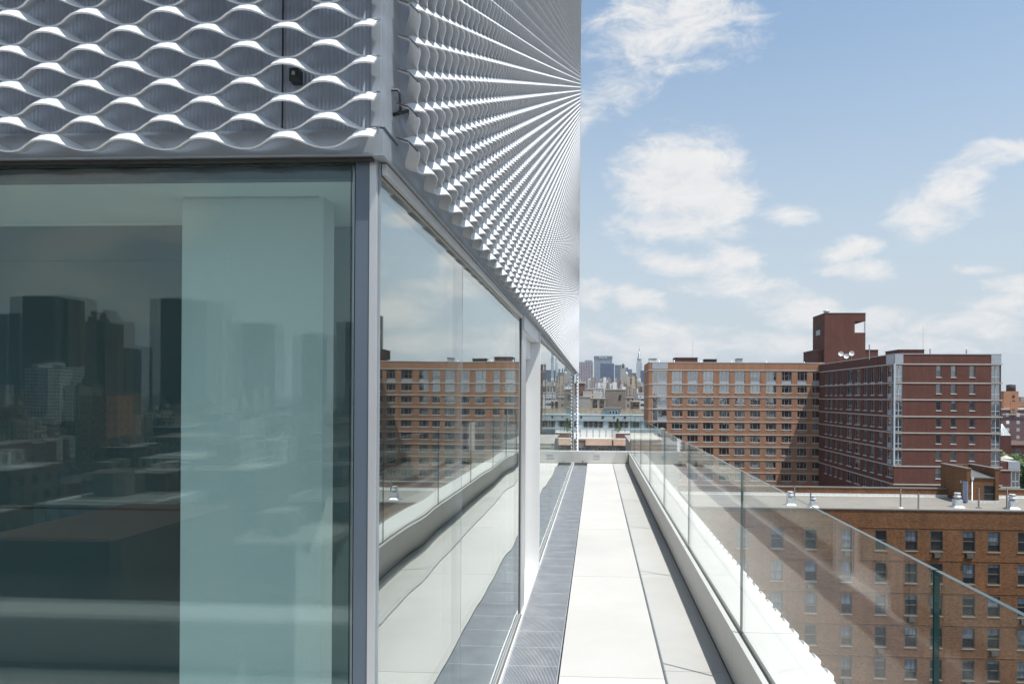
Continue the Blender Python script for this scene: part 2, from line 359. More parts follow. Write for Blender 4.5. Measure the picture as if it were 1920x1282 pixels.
# ------------------------------------------------------------------ mesh helpers
ORG = {}
class MB:
    def __init__(s): s.v, s.f, s.m, s.mats, s.sm = [], [], [], [], []
    def mi(s, mat):
        mat = M[mat] if isinstance(mat, str) else mat
        if mat not in s.mats: s.mats.append(mat)
        return s.mats.index(mat)
    def face(s, pts, mat, smooth=False):
        i = len(s.v); s.v += [tuple(p) for p in pts]
        s.f.append(tuple(range(i, i + len(pts)))); s.m.append(s.mi(mat)); s.sm.append(smooth)
    def hexa(s, c, mat):                      # 8 corners: 4 bottom ccw, 4 top ccw
        i = len(s.v); s.v += [tuple(p) for p in c]; k = s.mi(mat)
        for q in ((3, 2, 1, 0), (4, 5, 6, 7), (0, 1, 5, 4), (1, 2, 6, 5), (2, 3, 7, 6), (3, 0, 4, 7)):
            s.f.append(tuple(i + j for j in q)); s.m.append(k); s.sm.append(False)
    def box(s, x0, x1, y0, y1, z0, z1, mat):
        s.hexa([(x0, y0, z0), (x1, y0, z0), (x1, y1, z0), (x0, y1, z0), (x0, y0, z1), (x1, y0, z1), (x1, y1, z1), (x0, y1, z1)], mat)
    def obox(s, o, ud, nd, u0, u1, d0, d1, z0, z1, mat):
        P = lambda u, d, z: (o[0] + ud[0] * u + nd[0] * d, o[1] + ud[1] * u + nd[1] * d, o[2] + z)
        c = [P(u0, d0, z0), P(u1, d0, z0), P(u1, d1, z0), P(u0, d1, z0), P(u0, d0, z1), P(u1, d0, z1), P(u1, d1, z1), P(u0, d1, z1)]
        if ud[0] * nd[1] - ud[1] * nd[0] < 0:
            c = [c[3], c[2], c[1], c[0], c[7], c[6], c[5], c[4]]
        s.hexa(c, mat)
    def lathe(s, cx, cy, prof, mat, n=16, smooth=True, rot=0.):
        i = len(s.v); k = s.mi(mat)
        for (r, z) in prof:
            for j in range(n):
                a = 2 * math.pi * j / n + rot
                s.v.append((cx + r * math.cos(a), cy + r * math.sin(a), z))
        for q in range(len(prof) - 1):
            for j in range(n):
                s.f.append((i + q * n + j, i + q * n + (j + 1) % n, i + (q + 1) * n + (j + 1) % n, i + (q + 1) * n + j)); s.m.append(k); s.sm.append(smooth)
        s.f.append(tuple(i + (len(prof) - 1) * n + j for j in range(n))); s.m.append(k); s.sm.append(False)
        s.f.append(tuple(i + n - 1 - j for j in range(n))); s.m.append(k); s.sm.append(False)
    def tube(s, path, r, mat, n=8):
        i = len(s.v); k = s.mi(mat); path = [Vector(p) for p in path]
        for q, p in enumerate(path):
            t = (path[min(q + 1, len(path) - 1)] - path[max(q - 1, 0)]).normalized()
            a = t.orthogonal().normalized() if q == 0 else (a - t * a.dot(t)).normalized()
            b = t.cross(a)
            for j in range(n):
                w = 2 * math.pi * j / n
                s.v.append(tuple(p + (a * math.cos(w) + b * math.sin(w)) * (r[q] if isinstance(r, (list, tuple)) else r)))
        for q in range(len(path) - 1):
            for j in range(n):
                s.f.append((i + q * n + j, i + q * n + (j + 1) % n, i + (q + 1) * n + (j + 1) % n, i + (q + 1) * n + j)); s.m.append(k); s.sm.append(True)
        for e in (0, len(path) - 1):
            s.f.append(tuple(i + e * n + j for j in range(n))); s.m.append(k); s.sm.append(False)
    def data(s, name, org=(0, 0, 0)):
        me = bpy.data.meshes.new(name)
        v = np.array(s.v, dtype=np.float64).reshape(-1, 3) - np.array(org)
        me.from_pydata(v.tolist(), [], s.f)
        for mt in s.mats: me.materials.append(mt)
        me.polygons.foreach_set("material_index", s.m)
        me.polygons.foreach_set("use_smooth", s.sm)
        me.update()
        return me
    def build(s, name, parent=None, loc=None):
        """one mesh object; its origin is its own base point (or the parent's origin for a part)"""
        base = ORG.get(parent.name, (0, 0, 0)) if parent else (0, 0, 0)
        if loc is None:
            a = np.array(s.v); loc = tuple(base) if parent else ((a[:, 0].min() + a[:, 0].max()) / 2, (a[:, 1].min() + a[:, 1].max()) / 2, a[:, 2].min())
        o = bpy.data.objects.new(name, s.data(name, loc)); COL.objects.link(o)
        o.parent = parent
        o.location = tuple(l - b for l, b in zip(loc, base))
        ORG[o.name] = tuple(loc)
        return o

def tag(o, label, cat, group=None, kind=None):
    if label: o["label"] = label
    if cat: o["category"] = cat
    if group: o["group"] = group
    if kind: o["kind"] = kind
    return o
def thing(name, loc, label, cat, group=None):
    o = bpy.data.objects.new(name, None); COL.objects.link(o)
    o.location = loc; o.empty_display_size = .3; ORG[o.name] = tuple(loc)
    return tag(o, label, cat, group)
def put(name, me, parent, loc, rz=0.):
    o = bpy.data.objects.new(name, me); COL.objects.link(o); o.parent = parent
    b = ORG.get(parent.name, (0, 0, 0)) if parent else (0, 0, 0)
    o.location = tuple(l - q for l, q in zip(loc, b)); o.rotation_euler = (0, 0, rz)
    ORG[o.name] = tuple(loc)
    return o
def structure(o): o["kind"] = "structure"; return o

def wall(mb, o, ud, nd, u0, u1, z0, z1, holes, depth, mat):
    """upright wall sheet with window openings (u0,u1,z0,z1) and their reveals"""
    us = sorted({u0, u1, *[h[0] for h in holes], *[h[1] for h in holes]})
    zs = sorted({z0, z1, *[h[2] for h in holes], *[h[3] for h in holes]})
    P = lambda u, d, z: (o[0] + ud[0] * u + nd[0] * d, o[1] + ud[1] * u + nd[1] * d, o[2] + z)
    for a, b in zip(us, us[1:]):
        for c, d in zip(zs, zs[1:]):
            mu, mz = (a + b) / 2, (c + d) / 2
            if any(h[0] < mu < h[1] and h[2] < mz < h[3] for h in holes): continue
            mb.face([P(a, 0, c), P(b, 0, c), P(b, 0, d), P(a, 0, d)], mat)
    for (a, b, c, d) in holes:
        for e in (((a, c), (b, c)), ((b, c), (b, d)), ((b, d), (a, d)), ((a, d), (a, c))):
            mb.face([P(e[0][0], 0, e[0][1]), P(e[1][0], 0, e[1][1]), P(e[1][0], -depth, e[1][1]), P(e[0][0], -depth, e[0][1])], mat)
        mb.face([P(a, -depth, c), P(b, -depth, c), P(b, -depth, d), P(a, -depth, d)], "darkbox")

WCACHE = {}
def window(parent, o, ud, nd, h, depth, style, gmat, name="window"):
    """one window in an opening: frame, mullions, pane, sill; look-alikes share mesh data"""
    w, hh = round(h[1] - h[0], 2), round(h[3] - h[2], 2)
    key = (w, hh, style, gmat, tuple(ud), tuple(nd), depth)
    if key not in WCACHE:
        b = MB(); z = (0, 0, 0)
        fr = "bayframe" if style.startswith("bay") else "sashframe" if style == "hung" else "winframe"
        t = .07
        B = lambda u0, u1, d0, d1, z0, z1, m: b.obox(z, ud, nd, u0, u1, d0, d1, z0, z1, m)
        B(.02, w - .02, -depth + .05, -depth + .07, .02, hh - .02, gmat)
        B(0.004, t, -depth + .08, -depth + .16, 0.004, hh - .004, fr); B(w - t, w - .004, -depth + .08, -depth + .16, 0.004, hh - .004, fr)
        B(t, w - t, -depth + .08, -depth + .16, 0.004, t, fr); B(t, w - t, -depth + .08, -depth + .16, hh - t, hh - .004, fr)
        if style == "triple":
            for q in (.28, .72): B(w * q - .035, w * q + .035, -depth + .075, -depth + .15, t, hh - t, fr)
        if style == "tallpanel":
            for q in (.28, .72): B(w * q - .035, w * q + .035, -depth + .075, -depth + .15, hh * .3, hh - t, fr)
            B(t, w - t, -depth + .075, -depth + .15, hh * .27, hh * .3, fr)
            B(t + .02, w - t - .02, -depth + .085, -depth + .12, t, hh * .26, "panel")
        if style == "double":
            B(w * .5 - .035, w * .5 + .035, -depth + .075, -depth + .15, t, hh - t, fr)
        if style == "hung":
            B(t, w - t, -depth + .075, -depth + .15, hh * .5 - .04, hh * .5 + .04, fr)
        if style == "bay":
            B(w * .36, w * .36 + .09, -depth + .075, -depth + .17, t, hh - t, fr)
            B(w * .36 + .09, w - t, -depth + .075, -depth + .16, hh * .3, hh * .3 + .08, fr)
            B(w * .36 + .10, w - t - .01, -depth + .085, -depth + .13, t, hh * .29, "panel")
        if style == "bayplain":
            B(w * .5 - .05, w * .5 + .05, -depth + .075, -depth + .17, t, hh - t, fr)
            B(t, w - t, -depth + .075, -depth + .16, hh * .3, hh * .3 + .09, fr)
        if style == "plainwin": B(-.06, w + .06, .003, .06, -.13, -.01, "sill")
        if style in ("triple", "double", "tallpanel"):
            B(-.05, w + .05, .003, .07, -.14, -.01, "sill")
            if style == "triple": B(w * .18, w * .82, .003, .03, -.56, -.34, "grille")
        if style == "hung":
            B(-.03, w + .03, .003, .05, -.09, -.01, "tansill")
        WCACHE[key] = b.data(name)
    lo = (o[0] + ud[0] * h[0], o[1] + ud[1] * h[0], o[2] + h[2])
    return put(name, WCACHE[key], parent, lo)

# ------------------------------------------------------------------ the terrace
XF, YF = -0.545, 1.75              # side and front face of the metal box
XG, YG = -0.575, 1.79              # side and front glazing
ZS, ZT = 2.255, 2.326              # fascia bottom / top
XK = 0.80                          # inner face of the side parapet
YE = 17.3                          # inner face of the end parapet
YB = -0.45                         # inner face of the parapet behind the camera
ZK = 0.288
XGR = -0.218                       # outer edge of the drain grating

def paving():
    b = MB(); g = .0042
    b.box(-9, 1.15, -.8, YE + .3, -.9, -.06, "joint")
    xs = [(XGR + .009, .411), (.411, XK)]
    ys = [4.12 + 2.31 * k for k in range(-2, 7)]
    for i, (x0, x1) in enumerate(xs):
        cuts = [YB] + [y + (.12 if i else 0) for y in ys if y + .12 < YE] + [YE]
        for y0, y1 in zip(cuts, cuts[1:]):
            b.box(x0 + g / 2, x1 - g / 2, y0 + g / 2, y1 - g / 2, -.055, 0, "paver")
    x = XGR
    while x > -8.8:
        b.box(x - 1.2 + g / 2, x - g / 2, YB + g / 2, .4, -.055, 0, "paver")
        b.box(x - 1.2 + g / 2, x - g / 2, .4 + g, YG - .38, -.055, 0, "paver"); x -= 1.2
    return structure(b.build("terrace_floor"))
paving()

def parapet(name, label, run, length, group):
    """kerb of white cladding panels with a glazing channel; run(u, d) maps along / outward to x, y"""
    o = thing(name, (*run(length / 2, 0), 0), label, "parapet", group)
    def ob(b, u0, u1, d0, d1, z0, z1, m):
        c = [run(u0, d0), run(u1, d0), run(u1, d1), run(u0, d1)]
        b.hexa([(*p, z0) for p in c] + [(*p, z1) for p in c], m)
    core = MB(); ob(core, 0.01, length - .01, .004, .35, -1.6, ZK - .05, "channel"); core.build("rail_channel", o)
    n = max(1, round(length / 2.31))
    cuts = [length * k / n for k in range(n + 1)] if group != "side" else None
    return o, ob
def side_parapet():
    o, ob = parapet("terrace_parapet", "long low white parapet on the right of the walkway carrying the glass rail", lambda u, d: (XK + d, YB - .37 + u), YE + .37 - YB, "side")
    o["group"] = "white terrace parapets"
    L = YE + .37 - YB
    cuts = [0.37] + [c for c in [4.11 + 2.31 * k - YB + .37 for k in range(-2, 6)] if .5 < c < L - 1.] + [L - .37]
    for u0, u1 in zip(cuts, cuts[1:]):
        b = MB()
        ob(b, u0 + .002, u1 - .002, 0, .030, .012, ZK, "cladding")
        ob(b, u0 + .002, u1 - .002, .064, .354, ZK - .03, ZK - .002, "cladding")
        ob(b, u0 + .002, u1 - .002, .335, .357, -1.6, ZK - .032, "cladding")
        b.build("cladding_panel", o)
    return o
side_parapet()
def end_parapet():
    o, ob = parapet("terrace_parapet", "white parapet closing the far end of the walkway with small square lights", lambda u, d: (XG + u, YE + d), 1.154 - XG, "white terrace parapets")
    L = 1.154 - XG
    for u0, u1 in ((0, L - .357), (L - .353, L)):
        b = MB()
        ob(b, u0 + .002, u1 - .002, 0, .030, .012, ZK, "cladding")
        ob(b, u0 + .002, u1 - .002, .064, .37, ZK - .03, ZK - .002, "cladding")
        b.build("cladding_panel", o)
    c = pt(1119, 856, Y=YE)
    b = MB()
    for dx in (-.078, .066): b.box(c.x + dx, c.x + dx + .012, YE - .008, YE + .002, c.z - .05, c.z + .05, "frame")
    for dz in (-.05, .038): b.box(c.x - .066, c.x + .066, YE - .008, YE + .002, c.z + dz, c.z + dz + .012, "frame")
    b.box(c.x - .066, c.x + .066, YE - .003, YE + .001, c.z - .038, c.z + .038, "panel")
    b.build("step_light", o)
    b = MB(); b.box(c.x - .36, c.x - .335, YE - .006, YE + .002, .035, .06, "black"); b.build("drain_hole", o)
end_parapet()
def back_parapet():
    o, ob = parapet("terrace_parapet", "white parapet behind the viewer mirrored low in the big front window", lambda u, d: (1.154 - u, YB - d), 9.5, "white terrace parapets")
    for k in range(4):
        u0, u1 = .357 + 2.28 * k, .357 + 2.28 * (k + 1)
        b = MB()
        ob(b, u0 + .002, u1 - .002, 0, .030, .012, ZK, "cladding")
        ob(b, u0 + .002, u1 - .002, .064, .37, ZK - .03, ZK - .002, "cladding")
        b.build("cladding_panel", o)
back_parapet()

ZR = 1.225                         # top of the glass rail
def pane(b, x0, x1, y0, y1, z0, z1, gm, em):
    """glass sheet: two large faces, edge faces of greener glass"""
    thinx = (x1 - x0) < (y1 - y0)
    c = [(x0, y0, z0), (x1, y0, z0), (x1, y1, z0), (x0, y1, z0), (x0, y0, z1), (x1, y0, z1), (x1, y1, z1), (x0, y1, z1)]
    fs = [((3, 2, 1, 0), 0), ((4, 5, 6, 7), 0), ((0, 1, 5, 4), 0 if thinx else 1), ((1, 2, 6, 5), 1 if thinx else 0), ((2, 3, 7, 6), 0 if thinx else 1), ((3, 0, 4, 7), 1 if thinx else 0)]
    for q, big in fs: b.face([c[j] for j in q], gm if big else em)
def balustrade():
    o = thing("glass_balustrade", (XK + .04, 8, ZK), "frameless clear glass rail panels standing in the long right parapet", "glass rail", "glass rails of the terrace")
    cuts = [YB - .03] + [1.78 + 2.31 * k for k in range(0, 7)] + [YE + .06]
    for y0, y1 in zip(cuts, cuts[1:]):
        b = MB(); pane(b, XK + .040, XK + .053, y0 + .004, y1 - .004, ZK - .04, ZR, "glass_rail", "glass_edge"); b.build("glass_panel", o)
    o = thing("glass_balustrade", (.2, YE + .05, ZK), "clear glass rail panel closing the far end of the walkway", "glass rail", "glass rails of the terrace")
    for x0, x1 in ((XG + .10, .16), (.168, XK + .03)):
        b = MB(); pane(b, x0, x1, YE + .040, YE + .053, ZK - .04, ZR, "glass_rail", "glass_edge"); b.build("glass_panel", o)
    o = thing("glass_balustrade", (-3, YB - .05, ZK), "clear glass rail behind the viewer mirrored in the big front window", "glass rail", "glass rails of the terrace")
    for k in range(4):
        x1 = XK + .03 - 2.31 * k
        b = MB(); pane(b, x1 - 2.30, x1, YB - .053, YB - .040, ZK - .04, ZR, "glass_rail", "glass_edge"); b.build("glass_panel", o)
balustrade()

def gratings():
    tr = MB(); tr.box(XG - .02, XGR + .012, .45, YE, -.058, -.045, "trough"); tr.box(-8.8, XG - .03, YG - .37, YG - .02, -.058, -.045, "trough")
    structure(tr.build("drain_trough"))
    g = MB(); L = 1.266; x0, x1 = XG + .042, XGR - .006; n = 38
    for k in range(n):
        x = x0 + (x1 - x0) * k / (n - 1)
        g.box(x - .0023, x + .0023, 0.004, L - .004, -.03, -.003, "steel")
    bars = MB(); bars.box(x0 - .004, x1 + .003, -.004, .004, -.028, -.0015, "steel")
    edge = MB(); edge.box(x1 + .0035, x1 + .0075, 0.004, L - .004, -.03, .0005, "steel")
    gm, bm, em = g.data("bearing_bars"), bars.data("cross_bar"), edge.data("edge_bar")
    names = {4: "steel drain grating in front of the terrace door"}
    for k in range(13):
        y = 5.222 - 1.27 * 4 + 1.27 * k + .35 * 0
        if y < .3 or y + L > YE + .05: continue
        dn = 5.222 - y
        q = round(-dn / 1.27)
        lab = ("steel drain grating in front of the terrace door" if q == 0 else
               f"steel slot drain grating, number {-q} before the terrace door towards the viewer" if q < 0 else
               f"steel slot drain grating, number {q} beyond the terrace door towards the far parapet")
        o = thing("drain_grating", (0, y, 0), lab, "grating", "drain gratings along the glazing")
        put("bearing_bars", gm, o, (0, y, 0)); [put("cross_bar", bm, o, (0, y + (.006, L * .255, L * .505, L * .755, L - .006)[c], 0)) for c in range(5)]; put("edge_bar", em, o, (0, y, 0))
gratings()

# ------------------------------------------------------------------ the museum: metal box over glazed storey
MW, MH = .205, .0902               # mesh diamond width and height
HP = MW / 2
def mesh_data(name, u0, u1, z0, ztop, seg=6, ph=0):
    """expanded metal: wavy ribbons, each crest welded to the trough of the ribbon above"""
    b = MB(); k = b.mi("mesh")
    n = max(2, int(round((u1 - u0) / HP * seg)))
    us = np.linspace(u0, u1, n + 1)
    V, Fc = [], []
    rows = int((ztop - z0) / (MH / 2))
    base = 0
    T = .0042
    for r in range(rows):
        s = .5 + .5 * np.cos(np.pi * (us / HP - ((r + ph) % 2)))
        s = .55 * s + .45 * s * s * (3 - 2 * s)
        zc = z0 + r * MH / 2; zt = zc - MH / 2
        sd = s; Bd = .034 * sd + .0 * (1 - sd);   Bz = zc * s + (zt + .011) * (1 - s)
        Fd = .060 * sd + .034 * (1 - sd); Fz = (zc - .027) * s + zt * (1 - s)
        Bp = np.stack([Bd, us, Bz], 1); Fp = np.stack([Fd, us, Fz], 1)
        Md = (Bp + Fp) / 2
        tg = np.gradient(Md, axis=0); wd = Fp - Bp
        nn = np.cross(tg, wd); nn /= np.linalg.norm(nn, axis=1)[:, None]
        nn *= np.sign(nn[:, 2:3] + 1e-9)
        a, bb, c, d = Bp + nn * T / 2, Fp + nn * T / 2, Fp - nn * T / 2, Bp - nn * T / 2
        # 8 loops so that the edges stay crisp
        V += [a, bb, bb, c, c, d, d, a]
        m = n + 1
        for e in range(4):
            p, q = base + (2 * e) * m, base + (2 * e + 1) * m
            for j in range(n):
                Fc.append((p + j, p + j + 1, q + j + 1, q + j))
        base += 8 * m
    me = bpy.data.meshes.new(name)
    me.from_pydata(np.concatenate(V).tolist(), [], Fc)
    me.materials.append(M["mesh"])
    me.polygons.foreach_set("use_smooth", [True] * len(Fc)); me.update()
    return me

def museum():
    o = thing("museum_building", (-4, 10, 0), "museum block of silver expanded metal mesh floating over a glazed gallery storey", "museum")
    top = 15.0; yend = 1.80 + 13 * HP * 13
    # body of the box and backing sheets
    b = MB()
    b.box(-9, XF - .008, YF + .008, yend, ZT - .01, top, "backing"); b.build("backing_wall", o)
    b = MB()                                                          # part of the tower that continues down past the terrace end
    b.box(-9, XF - .07, YE + .45, yend, -38, ZS - .05, "backing"); b.build("lower_wall", o)
    # fascia with lip
    b = MB()
    b.box(-9, XF, YF, YF + .05, ZS + .008, ZT, "fascia"); b.box(XF - .05, XF, YF + .052, yend, ZS + .008, ZT, "fascia")
    b.box(-9, XF + .004, YF - .004, YF + .05, ZS + .003, ZS + .007, "fascia"); b.box(XF - .05, XF + .004, YF + .052, yend, ZS + .003, ZS + .007, "fascia")
    b.box(-9, XF - .052, YF + .052, YF + .2, ZS + .06, ZT - .012, "darkframe")
    b.build("fascia", o)
    b = MB(); b.box(-9, XF - .03, YF + .006, YF + .026, ZS - .004, ZS + .002, "darkbox"); b.box(-9, XF - .052, YF + .051, YF + .058, ZS + .005, ZS + .058, "darkframe"); b.box(XF - .06, XF - .052, YF + .06, YE + .4, ZS + .005, ZS + .058, "darkframe"); b.build("shadow_gap", o)
    # corner flashing strip on the side face
    b = MB(); b.box(XF - .006, XF + .004, YF + .001, YF + .135, ZT + .006, top, "fascia"); b.box(XF - .03, XF - .006, YF - .004, YF + .006, ZT + .006, top, "fascia"); b.build("corner_flashing", o)
    # backing joints and the little anchor on the front, handle and cable on the side
    b = MB(); c = pt(528, 120, Y=YF); b.box(c.x - .0015, c.x + .0015, YF + .0045, YF + .009, ZT, 4, "darkbox"); b.build("backing_joint", o)
    b = MB(); c = pt(557, 146, Y=YF); b.box(c.x - .012, c.x + .012, YF - .02, YF + .008, c.z - .016, c.z + .016, "darkframe"); b.lathe(c.x, YF - .022, [(.004, c.z - .002), (.004, c.z + .006)], "galv", 10); b.build("facade_anchor", o)
    y = 1.86; z = CAMZ + .555 / 1.0 * 1.37
    c = pt(746, 192, X=XF + .02)
    b = MB(); b.tube([(XF - .002, c.y - .004, c.z + .03), (XF + .022, c.y - .004, c.z + .03), (XF + .026, c.y - .004, c.z + .02), (XF + .026, c.y + .004, c.z - .018), (XF + .02, c.y + .012, c.z - .026), (XF - .002, c.y + .014, c.z - .028)], .0035, "black"); b.build("hook", o)
    b = MB(); e = pt(785, 220, X=XF + .01); b.tube([(XF + .004, c.y + .012, c.z - .028), (XF + .012, (c.y + e.y) / 2, (c.z + e.z) / 2 - .003), (XF + .006, e.y, e.z - .01)], .005, "black"); b.build("cable", o)
    # mesh panels
    z0 = 2.312
    ms = mesh_data("mesh_panel", 0, 13 * HP - .005, z0, 13.6)
    ms2 = mesh_data("mesh_panel", 0, 13 * HP - .005, z0, 13.6, ph=1)
    for k in range(13):
        put("mesh_panel", ms2 if k % 2 else ms, o, (XF + .018, 1.80 + 13 * HP * k, 0))
    ml = mesh_data("mesh_panel_low", 0, 13 * HP * .82, -5, z0 - .02)
    put("mesh_panel", ml, o, (XF + .012, yend - 13 * HP * .82 - .01, 0))
    mo = [mesh_data("mesh_panel_parapet", 0, 13 * HP - .005, -1.318, .33, ph=p) for p in (0, 1)]
    for k in range(13): put("mesh_panel", mo[k % 2], o, (1.158, YB + .1 + 13 * HP * k, 0))
    ne = .235 * HP
    mf = mesh_data("mesh_panel_front", 0, 24 * HP + ne, z0 - .003, 5.2)
    xe = pt(706, 235, Y=YF - .045).x
    put("mesh_panel", mf, o, (xe - 24 * HP - ne, YF - .012, 0), -math.pi / 2)
    mf2 = mesh_data("mesh_panel_front", 0, 24 * HP - .005, z0 - .003, 4.2)
    put("mesh_panel", mf2, o, (xe - 48 * HP - ne, YF - .012, 0), -math.pi / 2)
    # corner post
    b = MB(); b.box(XG - .066, XG - .052, YG + .012, YG + .06, .0, ZS + .004, "frame"); b.box(XG - .051, XG - .014, YG - .009, YG + .062, .0, ZS + .004, "skytint"); b.build("corner_post", o)
    b = MB(); b.box(XG - .013, XG + .004, YG - .012, YG + .004, .0, ZS + .004, "frame"); b.build("corner_trim", o)
    # front glazing
    b = MB(); pane(b, -8.9, XG - .053, YG - .010, YG + .010, .02, ZS + .003, "glass_front", "glass_edge"); b.build("front_window", o)
    b = MB(); pane(b, -8.9, XG - .068, YG + .024, YG + .034, .02, ZS - .004, "glass_front", "glass_edge"); p2 = b.build("front_window", o); L0 = Vector((-4, YG + .029, 1)); p2.matrix_local = Matrix.Translation(L0 - Vector(ORG[o.name])) @ Matrix.Rotation(math.radians(-.34), 4, "Z") @ Matrix.Rotation(math.radians(.10), 4, "X") @ Matrix.Translation(Vector(ORG[o.name]) - L0)
    b = MB(); b.box(-8.9, XG - .015, YG + .072, YG + .11, .0, .05, "frame"); b.box(-8.9, XG - .055, YG + .062, YG + .09, ZS - .022, ZS - .002, "darkframe"); b.build("front_window_frame", o)
    # side glazing
    cuts = [YG + .006, pt(862, 700, X=XG).y, pt(973, 700, X=XG).y]
    ydoor0 = pt(979, 800, X=XG).y; ydoor1 = pt(1011, 800, X=XG + .04).y
    for y0, y1 in zip(cuts, cuts[1:]):
        b = MB(); pane(b, XG - .010, XG + .010, y0 + .004, y1 - .004, .03, ZS + .003, "glass_side", "silicone"); b.build("side_window", o)
    y = ydoor1 + .05; n = 5; pit = (YE + .38 - y) / n
    for k in range(n):
        b = MB(); pane(b, XG - .010, XG + .010, y + pit * k + .004, y + pit * (k + 1) - .004, .03, ZS + .003, "glass_side", "silicone"); b.build("side_window", o)
    b = MB()
    b.box(XG + .012, XG + .020, YG, cuts[-1] + .02, .0, .035, "frame"); b.box(XG + .020, XG + .032, YG - .01, cuts[-1] + .02, -.03, .022, "channel"); b.box(XG + .032, XG + .040, YG - .01, cuts[-1] + .02, -.03, .026, "white")
    b.box(XG + .012, XG + .020, ydoor1 + .04, YE - .002, .0, .035, "frame"); b.box(XG + .020, XG + .032, ydoor1 + .04, YE - .002, -.03, .022, "channel"); b.box(XG + .032, XG + .040, ydoor1 + .04, YE - .002, -.03, .026, "white")
    b.build("glazing_track", o)
    b = MB(); b.box(XG + .012, XG + .024, YG + .01, cuts[-1] + .02, ZS - .03, ZS - .001, "frame"); b.box(XG + .012, XG + .024, ydoor1 + .04, YE + .3, ZS - .03, ZS - .001, "frame"); b.build("glazing_head", o)
    b = MB(); b.box(XG - .03, XG + .014, cuts[-1], cuts[-1] + .022, .0, ZS + .004, "darkframe"); b.box(XG - .03, XG + .022, cuts[-1] + .024, ydoor0 + .05, .0, ZS + .004, "frame"); b.build("mullion", o)
    b = MB(); b.box(XG - .012, XG + .02, YE + .39, YE + .43, .0, ZS + .004, "frame"); b.build("mullion", o)
    # recessed door
    yd0, yd1, xr = cuts[-1] + .08, ydoor1, XG - .10
    b = MB(); b.box(xr - .02, XG + .045, yd1, yd1 + .045, .02, ZS + .004, "white"); b.box(XG - .04, XG + .03, yd0, yd1 - .002, ZS - .10, ZS + .003, "white"); b.box(xr - .02, XG - .042, yd0, yd1 - .002, ZS - .26, ZS + .003, "white"); b.build("door_frame", o)
    b = MB(); b.box(xr - .03, XG + .038, yd0 - .03, yd1 + .05, -.03, .018, "white"); b.build("door_sill", o)
    b = MB(); b.box(xr - .03, xr - .0, yd0, yd0 + .1, .022, ZS - .265, "white"); b.box(xr - .03, xr - .0, yd1 - .14, yd1 - .004, .022, ZS - .265, "white"); b.box(xr - .03, xr, yd0 + .1, yd1 - .14, ZS - .4, ZS - .265, "white"); b.box(xr - .03, xr, yd0 + .1, yd1 - .14, .022, .16, "white")
    pane(b, xr - .02, xr - .012, yd0 + .1, yd1 - .14, .16, ZS - .4, "glass_side", "glass_edge"); d = b.build("door", o)
    b = MB(); b.box(xr - .004, xr + .008, yd1 - .012, yd1 - .003, .05, ZS - .265, "black"); b.build("jamb_gap_shade", o)  # black strip paints in the dark of the gap beside the jamb
    hz = pt(990, 892, X=xr + .05)
    b = MB(); b.tube([(xr, yd0 + .12, .98), (xr + .055, yd0 + .12, .98), (xr + .055, yd0 + .25, .98)], .011, "white"); b.build("handle", d)
    # inside the glazed storey
    b = MB(); b.box(-8.9, XG - .055, YG + .115, yend - .3, -.02, .012, "roomfloor"); b.build("gallery_floor", o)
    b = MB(); b.box(-8.9, XG - .06, YG + .10, yend - .3, ZS - .012, ZS + .05, "plaster"); b.build("gallery_ceiling", o)
    cl, cr = pt(340, 700, Y=2.05).x, pt(605, 700, Y=2.05).x
    b = MB(); b.box(cl, cr, 2.05, 2.135, .018, ZS - .012, "stub"); b.build("plaster_pier", o)
    c1 = pt(340, 366, Y=2.049)
    b = MB(); b.box(cl + .006, cr - .015, 2.044, 2.0495, c1.z - .012, c1.z + .012, "stone"); b.build("pier_trim", o)
    sx = pt(342, 700, Y=2.38).x + .06
    zz = [pt(170, v, Y=2.38).z for v in (408, 490, 953)]
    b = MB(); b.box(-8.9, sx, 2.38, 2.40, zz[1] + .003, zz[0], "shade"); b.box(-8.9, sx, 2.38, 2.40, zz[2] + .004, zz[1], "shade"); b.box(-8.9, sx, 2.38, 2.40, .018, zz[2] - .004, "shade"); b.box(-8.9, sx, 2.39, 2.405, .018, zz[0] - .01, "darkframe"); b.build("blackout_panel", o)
    b = MB(); b.box(-8.9, sx, 2.36, 2.41, zz[0] + .004, ZS - .014, "plaster"); b.build("header", o)
    b = MB(); b.box(pt(622, 700, Y=2.42).x - .12, pt(668, 700, Y=2.42).x + .03, 2.42, 2.52, .018, ZS - .014, "slate"); b.build("dark_column", o)
    b = MB(); b.box(-5.2, -5.1, 2.5, yend - .35, .018, ZS - .014, "plaster"); b.build("gallery_wall", o)
    b = MB(); b.box(-5.1, -1.8, yend - .5, yend - .4, .018, ZS - .014, "plaster"); b.build("gallery_wall", o)
museum()

# ------------------------------------------------------------------ the city to the north
GZ = -38.0
g = MB(); g.box(-9000, 9000, -9000, 9000, GZ - 1, GZ, "ground"); structure(g.build("city_ground"))
g = MB(); g.box(2.2, 14, -2500, 3500, GZ + .004, GZ + .01, "asphalt"); structure(g.build("street"))

UX, NF = (1, 0, 0), (0, -1, 0)

def ztab(u, vs, Y): return [pt(u, v, Y=Y).z for v in vs]

